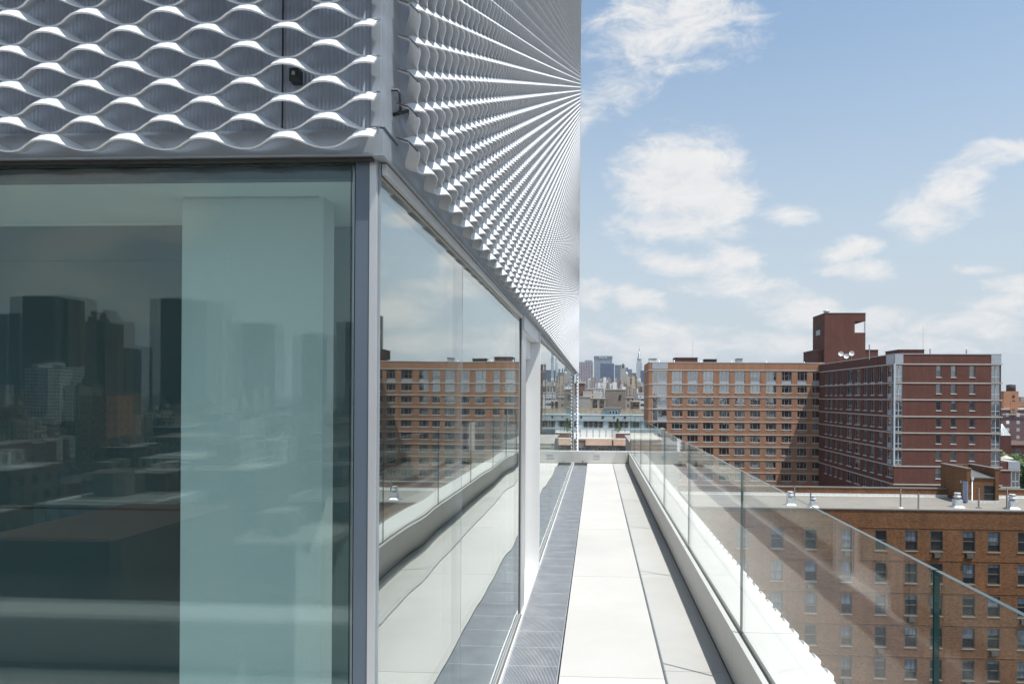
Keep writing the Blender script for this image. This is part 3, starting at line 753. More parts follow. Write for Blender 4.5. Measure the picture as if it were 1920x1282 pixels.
def orange_block():
    Y = 163.0
    cx = lambda c: pt(1200 + .2808 * c, 760, Y=Y).x
    cz = lambda c: pt(1200 + .2808 * 640, 560 + .2808 * c, Y=Y).z
    x0, x1 = cx(57), pt(1545, 760, Y=Y).x
    o = thing("apartment_building", ((x0 + x1) / 2, Y + 8, GZ), "sunlit orange brick apartment block with wide triple windows and white stone bands", "apartment block")
    zt = cz(428)
    cols = [(212, 284), (316, 388), (421, 492), (529, 597), (632, 700), (735, 803), (841, 910), (946, 1013), (1050, 1115), (1151, 1217)]
    rows = [(485, 567), (578, 627), (662, 708), (745, 790), (828, 872), (913, 957), (995, 1043), (1086, 1128), (1170, 1212), (1254, 1296)]
    belts = [478, 573, 657, 739, 823, 907, 989, 1075, 1160, 1244]
    holes = []
    for ri, (a, b_) in enumerate(rows):
        for (c, d) in cols:
            holes.append((cx(c) - x0, cx(d) - x0, cz(b_), cz(a), ri))
    bx0, bx1 = cx(83) - x0, cx(181) - x0
    bays = []
    for ri in range(9):
        zhi = cz(belts[ri]) - .14; zlo = cz(belts[ri + 1]) + .16
        bays.append((bx0, bx1, zlo, zhi))
    zbot = GZ
    b = MB()
    wall(b, (x0, Y, 0), UX, NF, 0, x1 - x0, zbot, zt, [h[:4] for h in holes] + bays, .25, "brickA")
    # other sides, roof
    b.face([(x0, Y, zbot), (x0, Y + 16, zbot), (x0, Y + 16, zt), (x0, Y, zt)], "brickA")
    b.face([(x1, Y, zbot), (x1, Y + 16, zbot), (x1, Y + 16, zt), (x1, Y, zt)], "brickA")
    b.face([(x0, Y + 16, zbot), (x1, Y + 16, zbot), (x1, Y + 16, zt), (x0, Y + 16, zt)], "brickA")
    b.build("wall", o)
    b = MB(); b.box(x0 + .3, x1 - .3, Y + .3, Y + 15.7, zt - 1, zt - .5, "tar"); b.build("roof", o)
    b = MB(); b.box(x0 - .05, x1 + .05, Y - .05, Y + .35, zt + .003, zt + .13, "sill"); b.box(x0 - .05, x0 + .35, Y + .352, Y + 16, zt + .003, zt + .13, "sill"); b.build("coping", o)
    for c in belts:
        z = cz(c); b = MB(); b.box(x0 - .06, x1, Y - .07, Y - .003, z - .11, z + .11, "stone"); b.box(x0 - .07, x0 - .003, Y - .001, Y + 16, z - .11, z + .11, "stone"); b.build("stone_band", o)
    for h in holes:
        if h[4] == 9: continue
        window(o, (x0, Y, 0), UX, NF, h[:4], .25, "tallpanel" if h[4] == 0 else "triple", "winA")
    for h in bays:
        window(o, (x0, Y, 0), UX, NF, h, .22, "bay", "winA", "corner_bay")
    b = MB(); b.box(x0 + bx0 - .1, x0 + bx1 + .1, Y - .04, Y - .003, cz(470), cz(430), "panel"); b.build("bay_parapet", o)
    # roof furniture
    def rb(u0, u1, v0, d0, d1, m, nm):
        a, c = pt(u0, v0, Y=Y + d0), pt(u1, v0, Y=Y + d0)
        q = MB(); q.box(a.x, c.x, Y + d0, Y + d1, zt - .5, a.z, m); q.box(a.x - .1, c.x + .1, Y + d0 - .1, Y + d1 + .1, a.z + .002, a.z + .15, "coping"); q.build(nm, o)
    rb(1266, 1308, 671, 5, 10, "brickB", "penthouse"); rb(1322, 1344, 674, 3, 6, "darkbox", "cooling_unit"); rb(1383, 1392, 673, 8, 11, "panel", "roof_box")
    rb(1218, 1231, 673, 2, 5, "white", "roof_box")
    for u, v in ((1236, 674), (1264, 675), (1314, 676), (1372, 677), (1437, 677), (1508, 678), (1402, 679)):
        a = pt(u, v, Y=Y + 2); q = MB(); q.tube([(a.x, Y + 2, zt - .5), (a.x, Y + 2, a.z)], .12, "galv"); q.build("vent_pipe", o)
    a = pt(1299, 634, Y=Y + 6); q = MB(); q.tube([(a.x, a.y, zt), (a.x, a.y, a.z)], [.045, .02], "coping", 6); q.build("antenna", o)
orange_block()

def brown_block():
    YN = 122.5
    k = .2807
    ez = lambda c: pt(1500 + k * 950, 560 + k * c, Y=YN).z
    ex = lambda c: pt(1500 + k * c, 790, Y=YN).x
    X0, X1 = ex(683 - 55), ex(1342)
    YFAR = 163.0
    o = thing("apartment_building", ((X0 + X1) / 2, 140, GZ), "dark brown brick apartment block with glass corner bays, its long left side in shade", "apartment block")
    zt = ez(372)
    belts = [437, 563, 675, 787, 897, 1008, 1120, 1242]
    wr = [(447, 523), (570, 633), (682, 745), (795, 857), (905, 968), (1017, 1080), (1130, 1200)]
    wc = [(908, 943), (1007, 1043), (1131, 1167)]
    zb = [ez(c) for c in belts]
    # end wall facing the terrace
    holes = []
    for r, (a, b_) in enumerate(wr):
        for ci, (c, d) in enumerate(wc):
            if r == 6 and ci > 0: continue
            holes.append((ex(c) - X0, ex(d) - X0, ez(b_), ez(a)))
    bayL = [(ex(632) - X0, ex(685) - X0, zb[i + 1] + .2, zb[i] - .18) for i in range(6)]
    bayR = [(ex(1277) - X0, ex(1338) - X0, zb[i + 1] + .2, zb[i] - .18) for i in range(6)]
    b = MB()
    wall(b, (X0, YN, 0), UX, NF, 0, X1 - X0, GZ, zt, holes + bayL + bayR, .28, "brickB")
    # long left wall
    UY, NL = (0, 1, 0), (-1, 0, 0)
    ly = lambda c: pt(1500 + k * c, 790, X=X0).y - YN
    lc = [(578, 622), (523, 551), (470, 498), (423, 448), (364, 402), (311, 346), (265, 284), (232, 247), (199, 215), (166, 184)]
    zoff = [(zb[i] - .22, max(zb[i] - 2.05, zb[i + 1] + .5)) for i in range(7)] + [(zb[7] - .22, zb[7] - 2.0)]
    lh = []
    for i, (za, zc) in enumerate(zoff):
        for j, (c, d) in enumerate(lc):
            if j == 0 and i < 6: continue
            y0, y1 = ly(d), ly(c)
            lh.append((y0, y1, zc - (.9 if i == 0 else 0), za, i, j))
    lbay = [(.25, ly(578), zb[i + 1] + .2, zb[i] - .18) for i in range(6)]
    wall(b, (X0, YN, 0), UY, NL, 0, YFAR - YN, GZ, zt, [h[:4] for h in lh] + lbay, .28, "brickB")
    b.face([(X1, YN, GZ), (X1, YFAR + 14, GZ), (X1, YFAR + 14, zt), (X1, YN, zt)], "brickB")
    b.face([(X0, YFAR + 14, GZ), (X1, YFAR + 14, GZ), (X1, YFAR + 14, zt), (X0, YFAR + 14, zt)], "brickB")
    b.build("wall", o)
    q = MB(); q.box(X0 + .3, X1 - .3, YN + .3, YFAR + 13.7, zt - 1, zt - .5, "tar"); q.build("roof", o)
    q = MB(); q.box(X0 - .06, X1 + .06, YN - .06, YN + .3, zt + .003, zt + .12, "galv"); q.box(X0 - .06, X0 + .3, YN + .302, YFAR, zt + .003, zt + .12, "galv"); q.build("coping", o)
    for z in zb:
        q = MB(); q.box(X0 - .07, X1 + .25, YN - .07, YN - .003, z - .1, z + .1, "stone"); q.box(X0 - .07, X0 - .003, YN - .002, YFAR - .1, z - .1, z + .1, "stone"); q.build("stone_band", o)
    for h in holes: window(o, (X0, YN, 0), UX, NF, h, .28, "plainwin", "winB")
    for h in lh: window(o, (X0, YN, 0), UY, NL, h[:4], .28, "double", "winB")
    for h in bayL + bayR: window(o, (X0, YN, 0), UX, NF, h, .26, "bayplain", "winA", "corner_bay")
    for h in lbay: window(o, (X0, YN, 0), UY, NL, h, .26, "bay", "winA", "corner_bay")
    for (c0, c1) in ((632, 685), (1277, 1338)):
        q = MB(); q.box(ex(c0) - .05, ex(c1) + .05, YN - .05, YN - .003, zb[0] + .12, zt - .05, "panel"); q.build("bay_parapet", o)
    q = MB(); q.box(X0 - .05, X0 - .003, YN + .02, YN + ly(575), zb[0] + .12, zt - .05, "panel"); q.build("bay_parapet", o)
    # corner posts of the bays
    q = MB(); q.box(X0 - .08, X0 + .16, YN - .12, YN + .12, zb[6], zb[0], "bayframe"); q.build("bay_post", o)
    # lower annexe to the right
    AX1 = pt(1911, 880, Y=YN + 3).x; az = pt(1890, 866, Y=YN + 3).z
    q = MB(); q.box(X1 + .01, AX1 - 1.4, YN + 3, YN + 20, GZ, az, "brickB"); q.box(AX1 - 1.39, AX1, YN + 3.1, YN + 20, GZ, az - 1.3, "winA"); q.build("annexe", o)
    q = MB(); q.box(AX1 - 1.9, AX1 + .1, YN + 2.9, YN + 20, az - 1.25, az + .1, "panel"); q.build("annexe_parapet", o)
    q = MB()
    for zz in (az - 1.4, az - 4.4): q.box(X1 + .02, AX1 + .15, YN + 2.9, YN + 2.997, zz - .12, zz + .1, "stone")
    for xx in (AX1 - 1.38, AX1 - .72, AX1 - .06): q.box(xx, xx + .1, YN + 3.0, YN + 3.09, az - 8, az - 1.6, "bayframe")
    q.box(AX1 - 1.38, AX1, YN + 3.0, YN + 3.088, az - 3.4, az - 3.28, "bayframe")
    q.build("annexe_bay", o)
    # stair tower with an open corner at the top
    TY = 167.5
    tx = lambda c: pt(1500 + k * c, 700, Y=TY).x
    tz = lambda c: pt(1500 + k * 300, 560 + k * c, Y=TY).z
    a0, a1 = tx(163), tx(436)
    TD = 9.0
    q = MB()
    q.box(a0, a1, TY, TY + TD, zt - 1, tz(226), "brickB"); q.box(a0, tx(364), TY, TY + TD, tz(226) + .002, tz(150) - .002, "brickB")
    q.box(a0, a1, TY, TY + TD, tz(150), tz(97), "brickB")
    q.box(a1 - .25, a1, TY, TY + .25, tz(226) + .002, tz(150) - .002, "galv"); q.box(a1 - .25, a1, TY + TD - .3, TY + TD, tz(226) + .002, tz(150) - .002, "galv")
    t_ = q.build("stair_tower", o)
    q = MB(); q.box(a0 - .06, a1 + .06, TY - .06, TY + TD + .06, tz(97) + .003, tz(94), "coping"); q.build("tower_coping", t_)
    q = MB(); q.box(a0 - .04, a0 - .003, TY + 3, TY + 6.5, tz(235), tz(165), "darkbox"); q.box(a0 - .07, a0 - .042, TY + 3.2, TY + 6.3, tz(233), tz(198), "stone"); q.build("louvre", t_)
    q = MB(); q.lathe(a0 + 2, TY + 5, [(.5, tz(94)), (.5, tz(72)), (.75, tz(72)), (.75, tz(62)), (.3, tz(58))], "galv", 14); q.build("chimney", t_)
    q = MB(); q.box(a0 - 1.4, tx(538), TY + 1.5, TY + 12, zt - 1, tz(340), "brickB"); q.box(a0 - 1.5, tx(538) + .1, TY + 1.4, TY + 12.1, tz(340) + .002, tz(336), "coping"); q.build("penthouse", o)
    c0, c1 = pt(1686, 656, Y=YN + 6), pt(1733, 656, Y=YN + 6)
    q = MB(); q.box(c0.x, c1.x, YN + 6, YN + 12, zt - .5, c0.z, "brickB"); q.box(c0.x - .08, c1.x + .08, YN + 5.92, YN + 12.08, c0.z + .002, c0.z + .12, "coping"); q.build("penthouse", o)
    for u, v in ((1744, 654), (1812, 655), (1630, 646)):
        p = pt(u, v, Y=YN + 8); q = MB(); q.tube([(p.x, p.y, zt - .5), (p.x, p.y, p.z)], .1, "black"); q.build("vent_pipe", o)
    p = pt(1731, 608, Y=YN + 9); q = MB(); q.tube([(p.x, p.y, zt), (p.x, p.y, p.z)], [.04, .018], "coping", 6); q.build("antenna", o)
    # satellite dishes on the shaded side of the roof
    for (u, v, lab) in ((1577, 663, "white satellite dish on the brown block roof, nearest the stair tower's left edge"), (1587, 667.5, "white satellite dish set lowest, between the other two dishes"), (1597, 662.5, "white satellite dish on the brown block roof, farthest from the stair tower's left edge")):
        p = pt(u, v, Y=146)
        base = thing("satellite_dish", (p.x, p.y, zt - .5), lab, "satellite dish", "satellite dishes on the brown block roof")
        q = MB(); R = .52; n = 18
        i0 = len(q.v); rings = [0, .35, .7, 1.0]
        nd = Vector((-.35, -.9, .25)).normalized(); e1 = nd.orthogonal().normalized(); e2 = nd.cross(e1)
        for side in (0, -.04):
            for ra, rb_ in zip(rings, rings[1:]):
                for j in range(n):
                    w0, w1 = 2 * math.pi * j / n, 2 * math.pi * (j + 1) / n
                    P = lambda r, w: p + (e1 * math.cos(w) + e2 * math.sin(w)) * r * R + nd * (.18 * r * r + side - .1)
                    q.face([P(ra, w0), P(rb_, w0), P(rb_, w1), P(ra, w1)] if ra else [P(0, 0), P(rb_, w0), P(rb_, w1)], "white", True)
        q.build("reflector", base)
        q = MB(); q.tube([p - nd * .1, p + nd * .32 - Vector((0, 0, .12))], .025, "galv", 6); q.tube([p + nd * .30 - Vector((0, 0, .12)), p + nd * .38 - Vector((0, 0, .10))], .05, "galv", 8); q.build("feed_arm", base)
        q = MB(); q.tube([p - nd * .12, Vector((p.x - nd.x * .2, p.y - nd.y * .2, zt - .5))], .04, "galv", 6); q.build("mast", base)
brown_block()

def near_block():
    Y = 65.5; k = .337
    nz = lambda v: pt(1740, v, Y=Y).z
    x0, x1 = pt(1275, 950, Y=76).x, pt(2080, 1000, Y=Y).x
    zt = nz(957); zr = zt - .25; YR = 76.3
    o = thing("brick_building", ((x0 + x1) / 2, 71, GZ), "tan brick walk-up with a flat gravel roof below the glass rail", "apartment block")
    wx = [(1381, 1404), (1445, 1468.5), (1509, 1531.7), (1577.5, 1598.5), (1640.6, 1662.5), (1697, 1720.5), (1744.5, 1767.8), (1805, 1828.5), (1852, 1875.5), (1908, 1932), (1960, 1983), (2015, 2038)]
    tops = [850 + k * c for c in (430, 610, 789, 967, 1144, 1322, 1500)]
    holes = []
    for r, t in enumerate(tops):
        for j, (a, b_) in enumerate(wx):
            holes.append((pt(a, 1000, Y=Y).x - x0, pt(b_, 1000, Y=Y).x - x0, nz(t + 37.5), nz(t), r, j))
    b = MB()
    wall(b, (x0, Y, 0), UX, NF, 0, x1 - x0, GZ, zt, [h[:4] for h in holes], .2, "brickN")
    b.face([(x0, Y, GZ), (x0, YR, GZ), (x0, YR, zt), (x0, Y, zt)], "brickN"); b.face([(x1, Y, GZ), (x1, YR, GZ), (x1, YR, zt), (x1, Y, zt)], "brickN")
    for t in tops:
        b.box(x0, x1, Y - .03, Y - .003, nz(t) + .22, nz(t) + .29, "brickN"); 
    b.build("wall", o)
    q = MB(); q.box(x0 + .01, x1 - .01, Y + .26, YR, zr - .6, zr, "gravel"); q.build("roof", o)
    q = MB(); q.box(x0 - .04, x1 + .04, Y - .06, Y + .25, zt + .003, zt + .1, "coping"); q.build("coping", o)
    zp = pt(1700, 914, Y=YR).z
    q = MB(); q.box(x0, x1, YR, YR + .4, GZ, zp - .12, "brickN"); q.box(x0 - .03, x1 + .03, YR - .05, YR + .45, zp - .118, zp, "coping"); q.build("parapet", o)
    q = MB(); q.box(x0, x1, YR - .035, YR - .003, zr + .002, zr + .30, "flash"); q.box(x0, x1, YR - .30, YR - .037, zr + .002, zr + .06, "flash"); q.build("flashing", o)
    for h in holes:
        window(o, (x0, Y, 0), UX, NF, h[:4], .2, "hung", "winN")
        if (h[4] * 7 + h[5] * 3) % 8 in (1, 5) or (h[4] == 0 and h[5] in (6, 7)):
            w = h[1] - h[0]
            q = MB(); q.box(x0 + h[0] + w * .2, x0 + h[1] - w * .2, Y - .28, Y - .004, h[2] - .58, h[2] - .14, "darkbox")
            for s in range(5): q.box(x0 + h[0] + w * .24, x0 + h[1] - w * .24, Y - .29, Y - .281, h[2] - .53 + s * .08, h[2] - .49 + s * .08, "coping")
            q.build("air_conditioner", o)
    # stair bulkhead
    bx0, bx1 = pt(1823, 900, Y=72.4).x - .55, pt(1873, 900, Y=72.4).x; by0, by1 = 72.4, YR + 1.4
    zb, zf = pt(1823, 879, Y=72.4).z, pt(1850, 897, Y=72.4).z
    q = MB()
    q.box(bx0, bx0 + .42, by0, by1, zr, zb, "brickN"); q.box(bx1 - .35, bx1, by0, by1, zr, zb, "brickN")
    wh = [(pt(1844, 920, Y=by0 + .1).x - bx0, pt(1866, 920, Y=by0 + .1).x - bx0, pt(1850, 942, Y=by0 + .1).z, pt(1850, 909, Y=by0 + .1).z)]
    wall(q, (bx0, by0 + .1, 0), UX, NF, .42, bx1 - .35 - bx0, zr, zf, wh, .15, "brickN")
    q.box(bx0 + .42, bx1 - .35, by1 - .4, by1, zr, zb, "brickN")
    bh = q.build("stair_bulkhead", o)
    window(bh, (bx0, by0 + .1, 0), UX, NF, wh[0], .15, "hung", "winN")
    q = MB(); q.hexa([(bx0 + .42, by0 + .02, zf + .002), (bx1 - .35, by0 + .02, zf + .002), (bx1 - .35, by1 - .41, zb - .5), (bx0 + .42, by1 - .41, zb - .5), (bx0 + .42, by0 + .02, zf + .12), (bx1 - .35, by0 + .02, zf + .12), (bx1 - .35, by1 - .41, zb - .38), (bx0 + .42, by1 - .41, zb - .38)], "tar"); q.build("roof", bh)
    q = MB(); q.box(bx0 - .05, bx0 + .45, by0 - .05, by1 + .02, zb + .002, zb + .1, "coping"); q.box(bx1 - .38, bx1 + .05, by0 - .05, by1 + .02, zb + .002, zb + .1, "coping"); q.build("coping", bh)
    dy0, dy1 = pt(1815, 920, X=bx0).y, pt(1806, 920, X=bx0).y
    q = MB(); q.box(bx0 - .05, bx0 - .003, dy0, dy1, zr + .05, zr + 2.15, "door"); q.build("door", bh)
    q = MB(); q.box(bx0 - .12, bx0 - .003, dy1 + .25, dy1 + .4, zr + 1.9, zr + 2.15, "galv"); q.build("wall_lamp", bh)
    q = MB(); q.tube([(bx0 + .52, by0 - .02, zr + .1), (bx0 + .52, by0 - .02, zf - .15)], .06, "galv"); q.box(bx0 + .42, bx0 + .66, by0 - .12, by0 + .08, zf - .15, zf + .12, "galv"); q.build("downpipe", bh)
    q = MB(); q.box(bx0 - .06, bx1 + .06, by0 - .08, by0 - .003, zr + .002, zr + .28, "flash"); q.build("flashing", bh)
    # white mushroom vents and thin black pipes on the roof
    for (u, v, s) in ((1795, 950, 1.), (1898, 953, 1.), (1482, 946, .95), (1525, 950, .8)):
        p = pt(u, v, Z=zr)
        q = MB(); w = .34 * s
        q.hexa([(p.x - w * 1.5, p.y - w * 1.5, zr), (p.x + w * 1.5, p.y - w * 1.5, zr), (p.x + w * 1.5, p.y + w * 1.5, zr), (p.x - w * 1.5, p.y + w * 1.5, zr), (p.x - w, p.y - w, zr + .16), (p.x + w, p.y - w, zr + .16), (p.x + w, p.y + w, zr + .16), (p.x - w, p.y + w, zr + .16)], "galv")
        q.box(p.x - w, p.x + w, p.y - w, p.y + w, zr + .161, zr + .75 * s, "galv")
        q.lathe(p.x, p.y, [(w * .72, zr + .75 * s), (w * .72, zr + .95 * s), (w * 1.1, zr + .95 * s), (w * 1.1, zr + 1.02 * s), (w * .8, zr + 1.1 * s), (w * .8, zr + 1.3 * s), (w * .9, zr + 1.3 * s), (w * .85, zr + 1.38 * s)], "galv", 14)
        q.build("roof_vent", o)
    for (u, vb, vt) in ((1489.5, 946, 910), (1520, 945, 922), (1688.5, 952, 912), (1722, 955, 923), (1835, 952, 914), (1888, 954, 916)):
        p = pt(u, vb, Z=zr); t = pt(u, vt, Y=p.y)
        q = MB(); q.tube([(p.x, p.y, zr), (p.x, p.y, t.z)], .075, "black"); q.lathe(p.x, p.y, [(.3, zr + .001), (.28, zr + .03), (.1, zr + .1)], "flash" if u == 1688.5 else "tar", 12); q.build("vent_pipe", o)
near_block()

# ------------------------------------------------------------------ roofs between the terrace and midtown
def block(name, label, cat, u0, u1, vt, Y, depth, mat, group=None, cop="coping", coph=.0, slab=None):
    """a building standing on the ground, front face at distance Y"""
    um = (u0 + u1) / 2
    a, c = pt(u0, vt, Y=Y), pt(u1, vt, Y=Y); zt = pt(um, vt, Y=Y).z
    o = thing(name, ((a.x + c.x) / 2, Y + depth / 2, GZ), label, cat, group)
    q = MB(); q.box(a.x, c.x, Y, Y + depth, GZ, zt - coph, mat); q.build("wall", o)
    if coph:
        q = MB(); e = coph * .5; q.box(a.x - e, c.x + e, Y - e, Y + depth + e, zt - coph + .002, zt, cop); q.build("roof", o)
    return o, a.x, c.x, zt

def mid_city():
    # pale blue glass-banded building
    Y = 185.0
    o, x0, x1, zt = block("office_building", "low pale blue office block with long ribbon windows beyond the terrace end", "office block", 1010, 1216, 800, Y, 14, "bluewall")
    Zv = lambda v: pt(1150, v, Y=Y).z
    q = MB(); q.box(x0 - .3, x1, Y - .35, Y - .003, Zv(789), Zv(779), "bluewall"); q.box(x0 - .3, x1, Y - .4, Y + 14, Zv(779) + .002, Zv(777.5), "bluecap"); q.build("cornice", o)
    q = MB(); q.box(x0, x1, Y + .002, Y + 14, zt + .002, Zv(789), "winA"); q.build("upper_wall", o)
    def ribbon(v0, v1, n, yy):
        w = (x1 - x0) / n
        for i in range(n):
            if i % 5 == 3: 
                q = MB(); q.box(x0 + w * i, x0 + w * (i + 1) - .02, yy - .06, yy - .003, Zv(v1), Zv(v0), "bluewall"); q.build("wall_panel", o); continue
            window(o, (x0, yy, 0), UX, NF, (w * i + .1, w * (i + 1) - .1, Zv(v1), Zv(v0)), -.07, "plainw" if i % 3 else "double2", "winB")
    ribbon(789.6, 801.5, 22, Y)
    q = MB(); q.box(x0, x1, Y - 2.4, Y - .003, Zv(812), Zv(803.5), "bluewall"); q.build("balcony_front", o)
    for u, w in ((1088, 5), (1128, 6), (1150, 4), (1170, 5), (1190, 4)):
        a = pt(u, 781, Y=Y - .36); q = MB(); q.box(a.x, a.x + w * .11, Y - .45, Y - .41, Zv(783.5), Zv(780.5), "darkbox"); q.build("cornice_slot", o)
    # roof garden with timber screens above it
    o = thing("roof_terrace_screen", ((x0 + x1) / 2, Y + 3, Zv(778)), "tall weathered timber screen round the roof garden on the pale blue block", "screen fence")
    q = MB(); xa, xb = pt(1087, 770, Y=Y + 3).x, pt(1134, 770, Y=Y + 3).x
    n = 34
    for i in range(n): 
        w = (xb - xa) / n; q.box(xa + w * i, xa + w * (i + .93), Y + 3, Y + 3.08, Zv(778.5), Zv(764.5 + (i % 3) * .3), "wood")
    q.build("boards", o)
    q = MB(); xa, xb = pt(1164, 770, Y=Y + 3).x, pt(1216, 770, Y=Y + 3).x
    for i in range(n):
        w = (xb - xa) / n; q.box(xa + w * i, xa + w * (i + .93), Y + 3, Y + 3.08, Zv(778.5), Zv(766.5 + (i % 3) * .3), "wood")
    q.build("boards", o)
    o = thing("roof_pavilion", (pt(1148, 770, Y=Y + 5).x, Y + 5, Zv(778)), "small dark roof pavilion with glass doors between the timber screens", "pavilion")
    a, c = pt(1134, 770, Y=Y + 3.2).x, pt(1163, 770, Y=Y + 3.2).x
    q = MB(); q.box(a, c, Y + 3.2, Y + 9, Zv(778.5), Zv(767), "slate"); q.build("wall", o)
    q = MB(); q.box(a - .5, c + .3, Y + 2.6, Y + 9, Zv(767) + .002, Zv(764.5), "coping"); q.build("roof", o)
    for i in range(3):
        q = MB(); s = a + (c - a) * (.28 + .2 * i); q.box(s, s + (c - a) * .15, Y + 3.13, Y + 3.197, Zv(778), Zv(768.5), "bayframe"); q.box(s + .1, s + (c - a) * .15 - .1, Y + 3.11, Y + 3.128, Zv(777.5), Zv(769.2), "winA"); q.build("door", o)
    # white roof huts and the brick planter on the next roof
    Y2 = 128.0
    o, x0, x1, zt = block("brick_building", "low pink brick building with a white roof fence and a planted tree", "house", 1012, 1183, 822, Y2, 22, "brickP", None, "stone", .25)
    Z2 = lambda v: pt(1150, v, Y=Y2).z
    for u in (1090, 1104, 1128, 1142, 1160, 1176):
        a = pt(u, 840, Y=Y2).x; window(o, (a - .65, Y2, 0), UX, NF, (0, 1.3, Z2(850), Z2(838)), -.08, "double", "winB")
    for (u0, u1) in ((1098, 1147), (1150, 1182)):
        a, c = pt(u0, 830, Y=Y2 - .1).x, pt(u1, 830, Y=Y2 - .1).x
        q = MB(); q.hexa([(a, Y2 - 1.4, Z2(834)), (c, Y2 - 1.4, Z2(834)), (c, Y2 - .004, Z2(834)), (a, Y2 - .004, Z2(834)), (a, Y2 - .5, Z2(824)), (c, Y2 - .5, Z2(824)), (c, Y2 - .004, Z2(824)), (a, Y2 - .004, Z2(824))], "brickP"); q.build("hood", o)
    q = MB()
    for u in range(1088, 1184, 3):
        a = pt(u, 812, Y=Y2 + 4); q.box(a.x - .13, a.x + .13, Y2 + 4, Y2 + 4.06, zt + .002, Z2(808), "white" if u % 4 else "panel")
    q.build("roof_fence", o)
    o = thing("planter", (pt(1168, 818, Y=Y2 + 3).x, Y2 + 3, zt), "brown brick roof planter in front of the white roof fence", "planter")
    a, c = pt(1155, 818, Y=Y2 + 2).x, pt(1182, 818, Y=Y2 + 2).x
    q = MB(); q.box(a, c, Y2 + 2, Y2 + 3.6, zt + .003, Z2(813.5), "brickB"); q.build("box", o); q = MB(); q.box(a - .05, c + .05, Y2 + 1.95, Y2 + 3.65, Z2(813.5) + .002, Z2(812), "sill"); q.build("rim", o)
    tree("roof_tree", "small green conifer growing out of the brown roof planter", (pt(1158, 805, Y=Y2 + 2.8).x, Y2 + 2.8, Z2(812)), 2.6, .75, 500, .16, conical=True)
    # grey roof with the water tank seen through the glass rail
    Y3 = 84.0
    o, x0, x1, zt = block("grey_roof_building", "flat grey stone building with stepped cornices under the water tank", "house", 1186, 1272, 833, Y3, 20, "stoneG", None, "stoneG", .3)
    Z3 = lambda v: pt(1225, v, Y=Y3).z
    q = MB(); q.box(x0 - .2, x1 + .1, Y3 - .35, Y3 - .003, Z3(841), Z3(838), "stone"); q.box(x0 - .2, x1 + .1, Y3 - .5, Y3 - .003, Z3(845), Z3(843), "stone"); q.build("cornice", o)
    p = pt(1241, 830, Y=Y3 + 7)
    o = thing("water_tank", (p.x, p.y, zt), "weathered wooden water tank on the grey roof behind the glass rail", "water tank")
    R = 14.5 / 1310 * (Y3 + 7) * .72; zb, zh = zt + .5, pt(1241, 806, Y=Y3 + 7).z
    q = MB(); q.lathe(p.x, p.y, [(R, zb), (R * .97, zh)], "wood", 22); t_ = q.build("tank", o)
    q = MB(); q.lathe(p.x, p.y, [(R * 1.06, zh + .003), (.08, zh + .32)], "coping", 22); q.build("roof", o)
    q = MB()
    for i in range(5): q.lathe(p.x, p.y, [(R * 1.012, zb + .1 + i * (zh - zb) / 5), (R * 1.012, zb + .14 + i * (zh - zb) / 5)], "coping", 22)
    q.build("hoops", t_)
    for i in range(4):
        w = math.pi / 4 + i * math.pi / 2; q = MB(); q.box(p.x + R * .7 * math.cos(w) - .07, p.x + R * .7 * math.cos(w) + .07, p.y + R * .7 * math.sin(w) - .07, p.y + R * .7 * math.sin(w) + .07, zt + .002, zb - .002, "coping"); q.build("leg", o)
    # concrete and brick blocks behind the pale blue block
    o, x0, x1, zt = block("concrete_building", "blank grey brown concrete block with a single slanted slot near its top", "building", 1136.5, 1173, 729.5, 300, 25, "concB", None, "stone", .3)
    a, c = pt(1159.5, 741, Y=300), pt(1165, 741, Y=300)
    q = MB(); q.hexa([(a.x, 299.9, pt(0, 743, Y=300).z), (a.x + .9, 299.9, pt(0, 743, Y=300).z), (a.x + .9, 299.996, pt(0, 743, Y=300).z), (a.x, 299.996, pt(0, 743, Y=300).z), (a.x + .3, 299.9, pt(0, 734, Y=300).z), (c.x + .1, 299.9, pt(0, 733, Y=300).z), (c.x + .1, 299.996, pt(0, 733, Y=300).z), (a.x + .3, 299.996, pt(0, 734, Y=300).z)], "darkbox"); q.build("slot", o)
    o, x0, x1, zt = block("masonry_building", "pale grey windowless party wall building at the edge of the mesh facade", "building", 1060, 1106.5, 743, 270, 20, "concA", None, "stone", .3)
    q = MB(); q.box(pt(1093, 740, Y=272).x, x1 - .1, 272, 280, zt + .002, pt(1100, 733, Y=272).z, "concA"); q.build("penthouse", o)
    o, x0, x1, zt = block("masonry_building", "tan apartment house with a few dark windows and a broken roofline", "building", 1107, 1135.5, 746, 280, 24, "tan", None, "stone", .3)
    for (u, v) in ((1116, 752), (1129, 752), (1116, 761), (1129, 761)):
        a = pt(u, v, Y=280); window(o, (a.x - .85, 280, 0), UX, NF, (0, 1.7, pt(u, v + 3.5, Y=280).z, pt(u, v - 3.5, Y=280).z), -.1, "hung", "winB")
    q = MB(); q.box(pt(1112, 740, Y=286).x, pt(1126, 740, Y=286).x, 286, 294, zt + .002, pt(1120, 737, Y=286).z, "concA"); q.build("penthouse", o)
    o, x0, x1, zt = block("brick_building", "small salmon brick house right of the blank concrete block", "house", 1186, 1199.5, 752, 330, 20, "brickP", None, "stone", .3)
    for u in (1189.5, 1195.5):
        a = pt(u, 758, Y=330); window(o, (a.x - .55, 330, 0), UX, NF, (0, 1.1, pt(u, 761, Y=330).z, pt(u, 755, Y=330).z), -.1, "hung", "winB")
    block("white_building", "white painted loft with rows of square windows beside the orange block", "building", 1199.5, 1222, 746, 420, 30, "whitegrid", None, "sill", .4)
    block("white_building", "taller white stepped building behind the white loft", "building", 1196, 1213, 736, 560, 30, "whitegrid2", None, "sill", .6)
